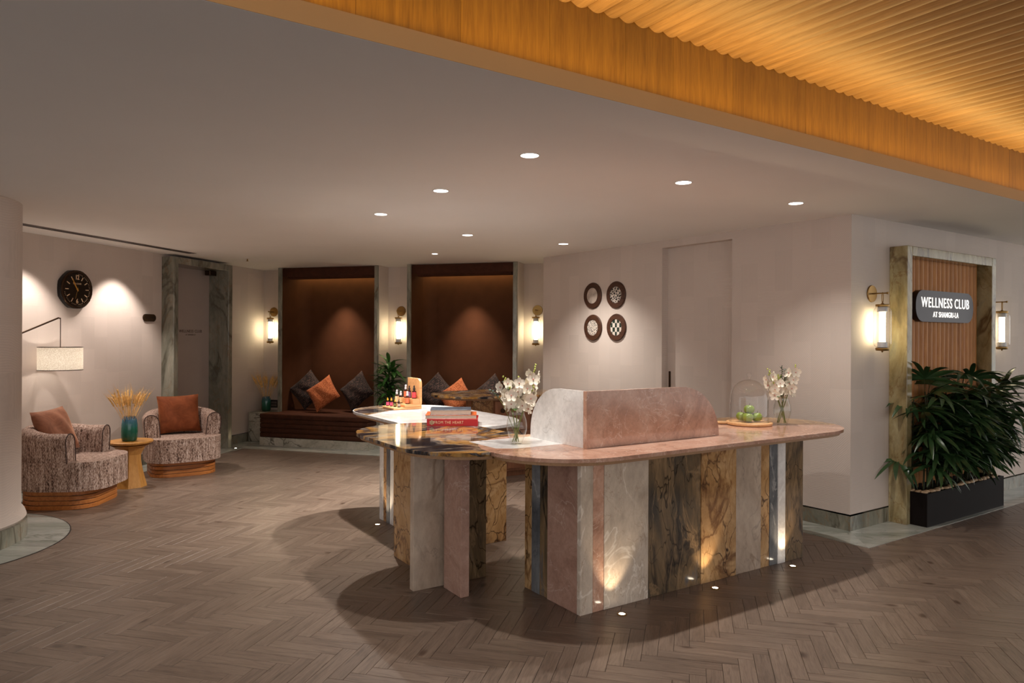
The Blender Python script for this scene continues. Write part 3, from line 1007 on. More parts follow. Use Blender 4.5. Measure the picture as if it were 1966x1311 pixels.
def alcove(t0, t1, label):
    w = t1 - t0
    p = np_(t0)
    t = thing('upholstered_alcove', label, 'alcove', V3(p), aN, 'brown alcoves', 'structure')
    # local x along, local +y into the wall
    r = .16
    put('back_panel', bxm(r * .9, w - r * .9, DEP, DEP + .03, .36, ZC - .01, .006, 2), 'brown_velvet_wall', t)
    for s in (0, 1):
        xs = [0.0, 0.0] + [r - r * math.cos(PI / 2 * i / 8) for i in range(1, 9)]
        ys = [0.02, DEP - r] + [DEP - r + r * math.sin(PI / 2 * i / 8) for i in range(1, 9)]
        inn = [(x_, y_) for x_, y_ in zip(xs, ys)]
        out = [(inn[-1][0], DEP + .035), (-.02, DEP + .035), (-.02, .02)]
        poly = [Vector(((q[0] if s == 0 else w - q[0]), q[1])) for q in inn + out]
        put('side_panel', prism(poly, .36, ZC - .01, smooth=40), 'brown_velvet_wall', t)
        x_ = -.056 if s == 0 else w
        put('stone_edge', bxm(x_ + .001, x_ + .055, -.012, .018, 0, ZC - .002, .002), 'green_marble', t)
    # padded pelmet: board and the rounded roll below it
    put('pelmet', bxm(.0, w, .02, .07, ZC - .125, ZC - .004, .008, 2, smooth=40), 'brown_velvet', t)
    prof = [(.07, ZC - .10), (.20, ZC - .10), (.20, ZC - .155), (.115, ZC - .155), (.085, ZC - .145), (.07, ZC - .12)]
    bm = bmesh.new()
    a = [bm.verts.new((.05, q[0], q[1])) for q in prof]; b_ = [bm.verts.new((w - .05, q[0], q[1])) for q in prof]
    for i in range(len(prof)):
        j = (i + 1) % len(prof); bm.faces.new((a[i], a[j], b_[j], b_[i]))
    bm.faces.new(a[::-1]); bm.faces.new(b_)
    put('pelmet_roll', mesh_from(bm, 'roll', 40), 'brown_velvet', t)
    M = Matrix.Translation(V3(p)) @ Matrix.Rotation(aN, 4, 'Z')
    l = bpy.data.lights.new('alcove_strip', 'AREA'); l.shape = 'RECTANGLE'; l.size = w - .1; l.size_y = .02; l.energy = 1.7; l.color = (1, .76, .34)
    o = bpy.data.objects.new('alcove_strip', l); COL.objects.link(o)
    o.location = M @ Vector((w / 2, .44, ZC - .05)); o.rotation_euler = (R_(8), 0, aN)
    c = M @ Vector((w / 2, .22, ZC - .16)); g_ = M @ Vector((w / 2, .34, .45))
    spot('alcove_spot', c, g_, 70, 72, 1.0, (1, .8, .64), .02)
    return t


def bench(t0, t1, label):
    w = t1 - t0
    t = thing('banquette', label, 'bench', V3(np_(t0)), aN, 'alcove benches')
    f = -.36
    put('marble_plinth', bxm(-.10, w + .10, f - .004, -.111, 0, .112, .003), 'bench_marble', t)
    put('marble_plinth', bxm(.002, w - .002, -.1105, DEP, 0, .112, .003), 'bench_marble', t)
    for i in range(4):
        put('padded_channel', bxm(-.10, w + .10, f, -.111, .114 + i * .064, .114 + (i + 1) * .064 - .001, .016, 3, smooth=50), 'brown_velvet', t)
    put('seat_core', bxm(.002, w - .002, -.1105, DEP, .113, .36), 'brown_velvet', t)
    put('seat_cushion', bxm(-.10, w + .10, f - .006, -.111, .371, .436, .016, 3, smooth=50), 'brown_velvet', t)
    put('seat_cushion', bxm(.003, w - .003, -.1105, DEP - .004, .361, .434, .016, 3, smooth=50), 'brown_velvet', t)
    return t


alcove(0.004, 1.466, 'tall brown upholstered alcove nearer the doorway, lit from above')
alcove(2.008, 3.44, 'tall brown upholstered alcove behind the orchids, nearer the door wall')
bench(0.004, 1.466, 'brown velvet bench on marble in the alcove nearer the doorway')
bench(2.008, 3.44, 'brown velvet bench in the alcove behind the reception desk')
for a, b_, lb in ((-.47, -.058, 'low pale marble ledge carrying the wheat vase by the doorway'), (1.531, 1.953, 'low marble ledge between the alcoves carrying the leafy plant'),
                  (3.505, 3.9, 'low marble ledge beyond the second alcove, behind the desk')):
    t = thing('marble_ledge', lb, 'ledge', V3(np_(a)), aN, 'low marble ledges')
    w = b_ - a
    put('block', bxm(0, w, -.10, SB - .004, 0, .40, .003), 'bench_marble', t)
    put('top_slab', bxm(0, w, -.105, SB - .004, .4005, .42, .003), 'bench_marble', t)

# cushions in the alcoves
pilA = pillow_mesh(.43, .43, .18); pilB = pillow_mesh(.40, .40, .16)


def cushion(me, mat, t, back, z, yaw, roll, lean, label, group):
    p = np_(t, back)
    M = Matrix.Translation((p.x, p.y, z)) @ Matrix.Rotation(aN + yaw, 4, 'Z') @ Matrix.Rotation(PI / 2 - lean, 4, 'X') @ Matrix.Rotation(roll, 4, 'Z')
    m2 = me.copy(); m2.materials.clear()
    o = put('cushion', m2, mat)
    o.matrix_world = M
    return tag(o, label, 'cushion', group)


for base, nm in ((0.0, 'nearer the doorway'), (2.0, 'behind the desk')):
    cushion(pilA, 'dark_rib_fabric', base + .28, .24, .732, .10, R_(45), .30, 'dark ribbed cushion on its corner, doorway side, in the alcove ' + nm, 'alcove cushions')
    cushion(pilA, 'dark_rib_fabric', base + 1.06, .26, .730, -.15, R_(42), .30, 'dark ribbed cushion on its corner, door wall side, in the alcove ' + nm, 'alcove cushions')
    cushion(pilB, 'orange_chenille', base + .64, .06, .702, .0, R_(38), .38, 'orange chenille cushion in front in the alcove ' + nm, 'alcove cushions')

# socket plate
so = thing('socket_plate', 'black socket plate on the wall beside the wheat vase ledge', 'socket', V3(sp_(-.312), .45), aN)
put('plate', bxm(-.06, .06, -.010, -.001, 0, .115, .003), 'black_plastic', so)
for i in range(3):
    for j in range(2):
        put('switch', bxm(-.045 + i * .032, -.02 + i * .032, -.0125, -.010, .02 + j * .042, .05 + j * .042, .001), 'grey_trim', so)


# ================================================================ vases, wheat, plants
def wheat_mesh(L, bend, seed):
    rnd = random.Random(seed)
    bm = bmesh.new()
    pts = [(bend * (s ** 2), 0, L * s) for s in [i / 6 for i in range(7)]]
    tube_bm(pts, .0016, 4, bm)
    e = Vector(pts[-1]); d = (e - Vector(pts[-2])).normalized()
    n = 8
    ear = [e + d * (.075 * i / n) for i in range(n + 1)]
    tube_bm(ear, [.0022] + [.0075 if i % 2 else .0055 for i in range(1, n)] + [.001], 6, bm)
    for i in range(9):
        b0 = ear[1 + i % 6]
        a = rnd.uniform(0, 2 * PI)
        tip = b0 + d * rnd.uniform(.05, .09) + Vector((math.cos(a), math.sin(a), 0)) * .018
        tube_bm([b0, tip], [.0009, .0003], 3, bm)
    return mesh_from(bm, 'wheat', 60)


WH = [wheat_mesh(random.uniform(.20, .25), random.uniform(.02, .06), i) for i in range(7)]
for m_ in WH: m_.materials.append(MATS['wheat'])


def wheat_vase(loc, label, n, s=1.0, tall=1.2):
    t = thing('wheat_vase', label, 'vase', loc, 0, 'teal vases of wheat')
    H_ = .215 * s
    prof = [(.0, .004), (.045, 0), (.058, .006), (.064, .03), (.066, .08), (.064, .14), (.056, .19), (.049, .205), (.048, .214), (.044, .214), (.044, .2), (.05, .13), (.05, .03), (0, .02)]
    put('vase', lathe([(r * s, z * s) for r, z in prof], 36, 50), 'teal_glaze', t)
    for i in range(n):
        a = i * 2.399; k = math.sqrt((i + .5) / n)
        o = put('wheat_stalk', WH[i % len(WH)], None, t, (math.cos(a) * .022 * k, math.sin(a) * .022 * k, .07 * s),
                (0, .25 * k + random.uniform(-.04, .04), a), (1, 1, random.uniform(.92, 1.10) * tall))
    return t


def blade(bm, L, W, curve, fold, M, segs=6, base=.12):
    """one lanceolate leaf along +x, drooping with 'curve'"""
    rows = []
    for i in range(segs + 1):
        s = i / segs
        wd = W * max(.03, math.sin(PI * (base + (1 - base) * s)) ** .8) * .5 if s < 1 else .0008
        ang = curve * s
        x_ = L * (math.sin(ang) / curve if abs(curve) > 1e-3 else s) if True else 0
        z_ = -L * ((1 - math.cos(ang)) / curve if abs(curve) > 1e-3 else 0)
        rows.append([bm.verts.new(M @ Vector((x_, -wd, z_ + fold * wd))), bm.verts.new(M @ Vector((x_, 0, z_))), bm.verts.new(M @ Vector((x_, wd, z_ + fold * wd)))])
    for a, b_ in zip(rows, rows[1:]):
        bm.faces.new((a[0], a[1], b_[1], b_[0])); bm.faces.new((a[1], a[2], b_[2], b_[1]))


def fan_mesh(seed, n=7, L=.30):
    rnd = random.Random(seed)
    bm = bmesh.new()
    for i in range(n):
        a = (i - (n - 1) / 2) * R_(25) + rnd.uniform(-.08, .08)
        l = L * (1 - .12 * abs(i - (n - 1) / 2) / n * 2) * rnd.uniform(.88, 1.08)
        M = Matrix.Rotation(a, 4, 'Z') @ Matrix.Rotation(rnd.uniform(-.15, .1), 4, 'Y') @ Matrix.Rotation(rnd.uniform(-.3, .3), 4, 'X')
        blade(bm, l, rnd.uniform(.032, .044), rnd.uniform(.5, 1.15), .35, M, 6, .10)
    me = mesh_from(bm, 'fan', 60)
    me.materials.append(MATS['leaf_dark'])
    return me


FANS = [fan_mesh(i, random.choice((6, 7, 8)), random.uniform(.27, .33)) for i in range(6)]


def drac_mesh(seed):
    rnd = random.Random(seed)
    bm = bmesh.new()
    blade(bm, rnd.uniform(.22, .30), rnd.uniform(.05, .066), rnd.uniform(.6, 1.5), .4, Matrix.Identity(4), 7, .06)
    me = mesh_from(bm, 'leaf', 60); me.materials.append(MATS['leaf_mid'])
    return me


# planter with palm
pl = thing('planter', 'long low black planter box in front of the sign niche', 'planter', V3(Vector((3.314, 5.718))), aB)
PLL, PLD, PLH = 1.396, .262, .269
put('front_wall', bxm(0, PLL, 0, .012, 0, PLH, .002), 'planter_black', pl)
put('back_wall', bxm(0, PLL, PLD - .012, PLD, 0, PLH, .002), 'planter_black', pl)
put('end_wall', bxm(0, .012, .0122, PLD - .0122, 0, PLH, .002), 'planter_black', pl)
put('end_wall', bxm(PLL - .012, PLL, .0122, PLD - .0122, 0, PLH, .002), 'planter_black', pl)
put('soil', bxm(.0122, PLL - .0122, .0122, PLD - .0122, .01, PLH - .03), 'soil', pl)
MP = Matrix.Translation(V3(Vector((3.314, 5.718)))) @ Matrix.Rotation(aB, 4, 'Z')
PEB = []
for i in range(5):
    rnd = random.Random(i + 50)
    bm = bmesh.new(); bmesh.ops.create_icosphere(bm, subdivisions=2, radius=1)
    sx, sy, sz = rnd.uniform(.026, .036), rnd.uniform(.02, .026), rnd.uniform(.013, .018)
    for v in bm.verts: v.co = Vector((v.co.x * sx, v.co.y * sy, v.co.z * sz)) * (1 + .06 * math.sin(5 * v.co.x + i))
    me = mesh_from(bm, 'pebble', 180); me.materials.append(MATS['pebble']); PEB.append(me)
pp = [(.045 + i * .0565, .042 + .012 * math.sin(i * 1.7)) for i in range(24)] + [(.04, .085 + i * .05) for i in range(3)]
for i, (x, y) in enumerate(pp):
    o = put('pebble', PEB[i % 5], None, None, MP @ Vector((x, y, PLH + .001)), (0, 0, aB + random.uniform(-.5, .5)))
    tag(o, 'tan pebble lying along the edge of the black planter', 'pebble', 'pebbles edging the planter')
palm = thing('rhapis_palm', 'bushy dark green palm with finger leaves growing in the black planter', 'plant', MP @ Vector((0, 0, PLH - .03)), aB)
nst = 26
for i in range(nst):
    x = .08 + (PLL - .16) * (i + .5) / nst + random.uniform(-.025, .025); y = random.uniform(.09, .20)
    hgt = random.uniform(.50, .96) * (1.0 if x < 1.0 else .95)
    lean = Vector((random.uniform(-.05, .10), random.uniform(-.10, .02)))
    st = put('cane', tube([(x, y, 0), (x + lean.x * .3, y + lean.y * .3, hgt * .5), (x + lean.x, y + lean.y, hgt)], [.008, .007, .005], 6), 'palm_stem', palm)
    for j in range(7):
        s = .22 + .78 * (j + random.uniform(.2, .8)) / 7
        az = random.uniform(-PI, PI)
        if math.sin(az) > .35: az = -az                    # most leaves reach out into the room
        pit = random.uniform(.15, .9) * (1.3 if j > 4 else .8)
        ln = random.uniform(.10, .20)
        b0 = Vector((x + lean.x * s, y + lean.y * s, hgt * s))
        dv = Vector((math.cos(az) * math.cos(pit), math.sin(az) * math.cos(pit), math.sin(pit)))
        if b0.y + dv.y * (ln + .15) > .27: dv.y = -abs(dv.y); az = math.atan2(dv.y, dv.x)
        e = b0 + dv * ln
        lf = put('leaf', FANS[random.randrange(6)], None, palm, e, Euler((random.uniform(-.5, .5), -pit + random.uniform(-.1, .5), az)))
        put('leaf_stalk', tube([b0, b0.lerp(e, .5) + Vector((0, 0, .012)), e], .0028, 5), 'palm_stem', palm)

# leafy plant on the ledge between the alcoves
pp_ = np_(1.715, .02)
dr = thing('potted_dracaena', 'green long leaved plant on the ledge between the alcoves', 'plant', V3(pp_, .42), aN)
put('pot', lathe([(0, 0), (.085, 0), (.10, .01), (.12, .16), (.122, .17), (.11, .17), (.105, .14), (0, .14)], 28), 'planter_black', dr)
DR = [drac_mesh(i) for i in range(5)]
for i in range(5):
    x, y, h = random.uniform(-.05, .05), random.uniform(-.05, .05), .17 + .10 * i
    put('cane', tube([(x, y, .13), (x * 1.4, y * 1.4, h + .12)], .009, 6), 'palm_stem', dr)
    for j in range(17):
        a = random.uniform(-PI - .15, .15); pit = random.uniform(-.1, 1.25)
        put('leaf', DR[(i + j) % 5], None, dr, (x * 1.4, y * 1.4, h + .02 * j * .5), (0, -pit, a), (1, 1, 1))

wl = np_(-.289, .06)
wheat_vase(V3(wl, .4205), 'teal vase of dried wheat on the pale marble ledge by the alcove', 30, 1.0, 1.45)

# ================================================================ chairs corner
TW = 'tweed'


def arm_sweep():
    """wrap-around arm and back: round-topped section swept along a U"""
    path = []
    R0 = .300
    for i in range(5): path.append((Vector((R0, -.17 + .17 * i / 5)), Vector((1, 0))))
    for i in range(25):
        a = PI * i / 24
        path.append((Vector((R0 * math.cos(a), R0 * .92 * math.sin(a))), Vector((math.cos(a), math.sin(a)))))
    for i in range(5): path.append((Vector((-R0, -.17 * (i + 1) / 5)), Vector((-1, 0))))
    w, z0 = .072, .405
    rings = []
    bm = bmesh.new()
    for p, n_ in path:
        k = max(0.0, p.y / (R0 * .92))
        top = .655 + .045 * k
        sec = [(-w, z0), (-w, top - w)] + [(-w * math.cos(PI * i / 8), top - w + w * math.sin(PI * i / 8)) for i in range(1, 8)] + [(w, top - w), (w, z0)]
        rings.append([bm.verts.new((p.x + n_.x * (s + .02 * (zz - z0) / .25), p.y + n_.y * (s + .02 * (zz - z0) / .25), zz)) for s, zz in sec])
    m_ = len(rings[0])
    for a, b_ in zip(rings, rings[1:]):
        for i in range(m_):
            j = (i + 1) % m_
            bm.faces.new((a[i], a[j], b_[j], b_[i]))
    bm.faces.new(rings[0]); bm.faces.new(rings[-1][::-1])
    ends = [[tuple(v.co) for v in rings[0]], [tuple(v.co) for v in rings[-1]]]
    return mesh_from(bm, 'wrap', 50), ends


def build_chair():
    t = thing('armchair', 'armchair', 'armchair')
    bp = rrect(.65, .62, .17, .18, 8, 0, -.02)
    for i in range(4):
        put('base_board', prism(bp, .0005 + i * .041, .0365 + i * .041, .004, 1, True), 'chair_wood', t)
    core = rrect(.635, .605, .165, .175, 8, 0, -.02)
    put('base_core', prism(core, .002, .164), 'black_plastic', t)
    sp = rrect(.75, .79, .25, .33, 12, 0, -.035)
    seat = put('seat', prism(sp, .165, .412, .062, 5, True, 60), TW, t)
    pip = rrect(.716, .756, .235, .315, 12, 0, -.035)
    put('piping', closed_tube([(p.x, p.y, .3955) for p in pip], .0055), 'piping', seat)
    me, ends = arm_sweep()
    wr = put('backrest', me, TW, t)
    for e in ends:
        put('piping', tube([(x, y - .002, z) for x, y, z in e], .005, 6), 'piping', wr)
    return t


ch = build_chair()
ch.location = (-3.66, 7.95, 0); ch.rotation_euler = (0, 0, A1)
tag(ch, 'beige tweed tub armchair with rust cushion, beside the marble doorway', 'armchair', 'tweed tub armchairs')
ch2 = copy_tree(ch)
ch2.location = (-3.985, 6.47, 0); ch2.rotation_euler = (0, 0, R_(90 + 4))
tag(ch2, 'beige tweed tub armchair seen side on, half behind the round column', 'armchair', 'tweed tub armchairs')


def chair_cushion(ch_, mat, label, lx, ly, lz, yaw, lean, roll, size):
    M = Matrix.Translation(ch_.location) @ Matrix.Rotation(ch_.rotation_euler.z, 4, 'Z') @ Matrix.Translation((lx, ly, lz)) @ Matrix.Rotation(yaw, 4, 'Z') @ Matrix.Rotation(PI / 2 - lean, 4, 'X') @ Matrix.Rotation(roll, 4, 'Z')
    o = put('cushion', pillow_mesh(size, size, .16, 16, .06), mat); o.matrix_world = M
    tag(o, label, 'cushion', 'armchair cushions')


chair_cushion(ch, 'rust_velvet', 'rust velvet cushion propped in the armchair by the doorway', -.01, .10, .63, -.05, .32, .03, .43)
chair_cushion(ch2, 'taupe_velvet', 'taupe brown velvet cushion in the armchair behind the column', .02, .13, .64, -.15, .40, .05, .42)

# side table
st = thing('side_table', 'round wooden pedestal side table between the two armchairs', 'side table', (-3.80, 7.15, 0), .4)
bm = bmesh.new()
lathe_bm([(.0, .418), (.16, .418), (.205, .436), (.21, .444), (.21, .452), (.205, .456), (0, .456)], 48, bm)
put('table_top', mesh_from(bm, 'top', 35), 'table_wood', st)
bm = bmesh.new()
prof = [(.155, 0.0), (.150, .02), (.115, .16), (.098, .26), (.100, .32), (.135, .39), (.185, .417)]
lathe_bm(prof, 8, bm)
put('pedestal', mesh_from(bm, 'pedestal', 20), 'table_wood', st)
wheat_vase((-3.79, 7.12, .4565), 'teal vase of dried wheat on the round wooden side table', 50, 1.14, 1.32)

# floor lamp: pole hidden behind the column, long arm, hanging shade
lx, ly = -3.62 - .62, 6.85
lamp_p = Vector((-4.36, 6.93))                            # shade centre
fl_ = thing('floor_lamp', 'bronze floor lamp with hanging linen drum shade behind the armchair', 'floor lamp', V3(lamp_p), 0)
put('shade', lathe([(.19, 1.165), (.19, 1.385)], 48, 60, cap=False), 'linen_shade', fl_)
put('shade_ring', lathe([(.191, 1.163), (.193, 1.166), (.191, 1.17)], 48, cap=False), 'dark_bronze', fl_)
put('shade_ring', lathe([(.191, 1.382), (.193, 1.385), (.191, 1.388)], 48, cap=False), 'dark_bronze', fl_)
put('hanger', tube([(0, 0, 1.30), (0, 0, 1.665)], .004, 8), 'dark_bronze', fl_)
put('arm', tube([(0, 0, 1.662), (-.02, 0, 1.668), (-.08, -.65, 1.455)], .008, 8), 'dark_bronze', fl_)
put('pole', tube([(-.08, -.65, .02), (-.08, -.65, 1.455)], .012, 10), 'dark_bronze', fl_)
put('foot', lathe([(0, .0), (.14, 0), (.14, .018), (0, .022)], 32), 'dark_bronze', fl_, (-.08, -.65, 0))
put('bulb', lathe([(0, 1.22), (.03, 1.24), (.035, 1.27), (.02, 1.31), (0, 1.315)], 16), 'downlight_lens', fl_)
pl_ = bpy.data.lights.new('lamp_glow', 'POINT'); pl_.energy = 11; pl_.color = (1, .90, .78); pl_.shadow_soft_size = .04
po = bpy.data.objects.new('lamp_glow', pl_); COL.objects.link(po); po.location = (lamp_p.x, lamp_p.y, 1.27)

# clock and small plate
aL = math.atan2(WL.y, WL.x)
cp = lp(.577)
ck = thing('wall_clock', 'black faceted wall clock with gold hands and numerals', 'clock', V3(cp, 1.97), aL)
bm = bmesh.new()
rr = .205
oct_ = [Vector((rr * math.cos(PI / 8 + i * PI / 4), rr * math.sin(PI / 8 + i * PI / 4))) for i in range(8)]
o8 = []
for i in range(8):
    a, b_ = oct_[i], oct_[(i + 1) % 8]
    for s in (0, .25, .5, .75):
        q = a.lerp(b_, s); q = q.lerp(q.normalized() * rr * .985, .55); o8.append(q)
bz = prism_bm(o8, 0, .045, .008, 2)
put('case', mesh_from(bz, 'case', 30), 'black_gloss', ck, (0, 0, 0), (PI / 2, 0, 0))
put('bezel', lathe([(.172, .0455), (.176, .052), (.188, .05), (.192, .0455)], 48), 'dark_bronze', ck, (0, 0, 0), (PI / 2, 0, 0))
put('dial', lathe([(.170, .0455), (.170, .047), (0, .047)], 48), 'clock_dial', ck, (0, 0, 0), (PI / 2, 0, 0))
for i in range(12):
    if i in (0, 6): continue
    a = i * PI / 6
    put('hour_mark', bxm(-.004, .004, -.0492, -.0472, .105, .145), 'cream_paint', ck, (0, 0, 0), (0, a, 0))
for i in range(60):
    if i % 5 and i < 44:
        put('minute_mark', bxm(-.0012, .0012, -.0488, -.0472, .150, .160), 'cream_paint', ck, (0, 0, 0), (0, i * PI / 30, 0))
put('numeral', text_mesh('12', .066, .001, .8, .9, .001), 'cream_paint', ck, (0, -.0485, .122), (PI / 2, 0, 0))
put('numeral', text_mesh('6', .066, .001, .8, .9, .001), 'cream_paint', ck, (0, -.0485, -.122), (PI / 2, 0, 0))
put('lettering', text_mesh('BVLGARI', .022, .0008, 1.0, 1.2), 'cream_paint', ck, (.0, -.0485, .058), (PI / 2, 0, 0))


def hand(L, w, ang, mat, y):
    put('hand', bxm(-w, w, -y - .001, -y, -.02, L), mat, ck, (0, 0, 0), (0, R_(ang), 0))


hand(.125, .004, -30, 'gold_paint', .052)
hand(.09, .006, -33, 'gold_paint', .0505)
hand(.10, .0012, 195, 'gold_paint', .0535)
put('hub', lathe([(.008, .047), (.008, .056), (0, .057)], 16), 'gold_paint', ck, (0, 0, 0), (PI / 2, 0, 0))
sp2 = thing('door_plate', 'small bronze room plate lettered SALON beside the marble doorway', 'sign', V3(lp(1.64) - NL * 0, 1.71), aL)
put('plate', mesh_from(prism_bm([Vector((p.x, p.y)) for p in pill((-.06, 0), (.06, 0), .043, 10)], 0, .012, .002, 1), 'plate'), 'dark_bronze', sp2, (0, -.0005, 0), (PI / 2, 0, 0))
put('lettering', text_mesh('SALON', .044, .001, 1.0, 1.1), 'black_metal', sp2, (0, -.0130, 0), (PI / 2, 0, 0))

# round wall plates on the door wall
aA = math.atan2(-WA.y, -WA.x)                              # local x toward the corner, local -y into the room
for k, (s, z, kind, lb) in enumerate(((.768, 1.972, 'bone', 'round dark wood wall plate with plain pale bone centre'), (.672, 1.965, 'coral', 'round dark wood wall plate with black and white coral centre'),
                                      (.766, 1.615, 'speck', 'round dark wood wall plate with fine speckled centre'), (.670, 1.615, 'check', 'round dark wood wall plate with diamond chequered centre'))):
    q = pt(s)
    t = thing('wall_plate', lb, 'wall plate', V3(q, z), aA, 'four round wall plates')
    put('ring', lathe([(.145, .0005), (.147, .008), (.140, .018), (.09, .020), (.088, .016)], 40, cap=False), 'dark_ring_wood', t, (0, 0, 0), (PI / 2, 0, 0))
    put('centre', mesh_from(prism_bm([Vector((.087 * math.cos(2 * PI * i / 40), .087 * math.sin(2 * PI * i / 40))) for i in range(40)], .0005, .015), 'centre'), 'inlay_' + kind, t, (0, 0, 0), (PI / 2, 0, 0))
    if kind == 'check' or True:
        c = t.children[-1]
        c.data.transform(Matrix.Rotation(PI / 2, 4, 'X')); c.rotation_euler = (0, 0, 0)

# lit sign
sg = thing('club_sign', 'dark pill shaped sign with glowing white letters WELLNESS CLUB AT SHANGRI-LA', 'sign', V3(pB(.562 + .80) , 1.787), aB)
SGW, SGH, SGD = 1.04, .268, .05
po_ = [Vector((p.x, p.y)) for p in rrect(SGW, SGH, .11, .11, 8)]
put('body', mesh_from(prism_bm(po_, .026, .026 + SGD, .003, 1), 'body', 30), 'sign_bronze', sg, (0, 0, 0), (PI / 2, 0, 0))
yy = -(.026 + SGD + .0015)
for words, size, zz, gap in ((('WELLNESS', 'CLUB'), .122, .028, .046), (('AT', 'SHANGRI-LA'), .066, -.072, .026)):
    ms = [text_mesh(w_, size, .0012, .86, 1.14, .0003) for w_ in words]
    ext = [(min(v.co.x for v in m_.vertices), max(v.co.x for v in m_.vertices)) for m_ in ms]
    tot = sum(e[1] - e[0] for e in ext) + gap
    xx = -tot / 2
    for m_, e in zip(ms, ext):
        put('lettering', m_, 'sign_letters', sg, (xx - e[0], yy, zz), (PI / 2, 0, 0))
        xx += e[1] - e[0] + gap

# ================================================================ reception desk
TOPZ = .886
P0 = Vector((.374, 3.867))
dk = thing('reception_desk', 'lobed marble reception desk of mixed stone panels with curved screen', 'desk', V3(P0), A1)
MD = Matrix.Translation(V3(P0)) @ Matrix.Rotation(A1, 4, 'Z')
MDI = MD.inverted()
tl = lambda p: (MDI @ V3(p)).xy
L2 = lambda c: Vector(tl(Vector(c)))
pillA = pill(L2((.29, 4.11)), L2((1.858, 5.150)), .48)
pillB = pill(L2((-.26, 4.235)), L2((-.578, 4.722)), .435)
pillC = pill(L2((-.40, 5.34)), L2((-.877, 6.07)), .455)
sA = pill(L2((.29, 4.11)), L2((1.858, 5.150)), .455)
sB = pill(L2((-.26, 4.235)), L2((-.578, 4.722)), .41)
sC = pill(L2((-.40, 5.34)), L2((-.877, 6.07)), .43)
topA = put('countertop', prism(pillA, .866, TOPZ, .004, 2, True, 40), 'pink_marble', dk)
pB_ = diff(pillB, pillA)
topB = put('countertop', prism(pB_, .866, TOPZ, .004, 2, True, 40), 'patch_marble', dk)
topC = put('countertop', prism(diff(pillC, pillB), .866, TOPZ, .004, 2, True, 40), 'white_marble', dk)
put('under_moulding', prism(sA, .846, .8655), 'moulding_wood', dk)
put('under_moulding', prism(diff(sB, sA), .846, .8655), 'moulding_wood', dk)
put('under_moulding', prism(diff(sC, sB), .846, .8655), 'moulding_wood', dk)
# thin flat patches of differing marble colour on the tops
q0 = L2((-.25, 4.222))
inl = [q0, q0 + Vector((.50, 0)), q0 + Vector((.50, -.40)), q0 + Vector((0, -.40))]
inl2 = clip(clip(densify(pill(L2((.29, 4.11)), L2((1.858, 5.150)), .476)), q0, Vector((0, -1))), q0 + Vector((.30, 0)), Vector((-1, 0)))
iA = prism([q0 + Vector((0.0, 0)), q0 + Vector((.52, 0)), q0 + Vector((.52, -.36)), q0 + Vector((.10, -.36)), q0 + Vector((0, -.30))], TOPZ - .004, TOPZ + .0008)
put('top_patch', iA, 'white_marble', topA)
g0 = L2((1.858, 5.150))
put('top_patch', prism(clip(pill(L2((.29, 4.11)), L2((1.858, 5.150)), .474), g0 + Vector((.02, .0)), Vector((.55, .83))), TOPZ - .004, TOPZ + .0006), 'gold_marble', topA)
put('top_patch', prism(clip(pill(L2((-.40, 5.34)), L2((-.877, 6.07)), .449), L2((-.877, 6.07)) + Vector((0, .12)), Vector((-.6, .8))), TOPZ - .004, TOPZ + .0006), 'patch_marble', topC)
# pedestal of the long part: stone panels stepped in and out
core = put('pedestal', bxm(.02, 1.93, .03, .515, 0, .8455), 'beige_marble', dk)
fb = [(0, .088, 'cream_marble', 0), (.088, .167, 'pink_marble', .004), (.167, .5, 'cream_marble', 0), (.5, .94, 'dark_marble', .012), (.94, 1.26, 'gold_marble', .002),
      (1.26, 1.508, 'beige_marble', .010), (1.508, 1.595, 'gold_marble', .016), (1.595, 1.675, 'blue_marble', .010), (1.675, 1.755, 'white_marble', 0), (1.755, 1.95, 'dark_marble', .006)]
for x0, x1, mt, rc in fb:
    o = put('stone_panel', bxm(x0 - (x0 + x1) / 2 + .0005, x1 - (x0 + x1) / 2 - .0005, -.015, .0148, -.42, .4255, .0015), mt, core, ((x0 + x1) / 2, .0152 + rc * .0 + (rc if x0 > 0 else 0) * .5, .42))
sb_ = [(.031, .305, 'rose_marble', 0), (.305, .385, 'dark_marble', .012), (.385, .465, 'blue_marble', .002), (.465, .537, 'gold_marble', .004)]
for y0, y1, mt, rc in sb_:
    o = put('stone_panel', bxm(-.009, .0088, y0 - (y0 + y1) / 2 + .0005, y1 - (y0 + y1) / 2 - .0005, -.42, .4255, .0015), mt, core, (.0095 + rc * .4, (y0 + y1) / 2, .42))
    o = put('stone_panel', bxm(-.009, .0088, y0 - (y0 + y1) / 2 + .0005, y1 - (y0 + y1) / 2 - .0005, -.42, .4255, .0015), mt, core, (1.9405, (y0 + y1) / 2, .42))
# crossed stone fins under the middle lobe
def fin(c0, direction, length, th, mats, h=.8455, name='stone_fin'):
    """upright slab; c0 = start on its centre line"""
    a = math.atan2(direction.y, direction.x)
    lc = MDI @ V3(c0)
    n_ = len(mats); x_ = 0.0
    for frac, mt in mats:
        l = length * frac
        put(name, bxm(-l / 2 + .0004, l / 2 - .0004, -th / 2, th / 2, 0, h, .002), mt, dk, MDI @ V3(Vector(c0) + direction * (x_ + l / 2)), (0, 0, a - A1))
        x_ += l


fin(Vector((-.264, 4.142)), D2, .21, .056, [(1, 'rose_marble')])
fin(Vector((-.264, 4.142)) + D2 * .262, D2, .68, .056, [(.45, 'dark_marble'), (.55, 'gold_marble')])
fin(Vector((-.588, 4.250)), D1, .50, .050, [(.44, 'beige_marble'), (.56, 'dark_marble')])
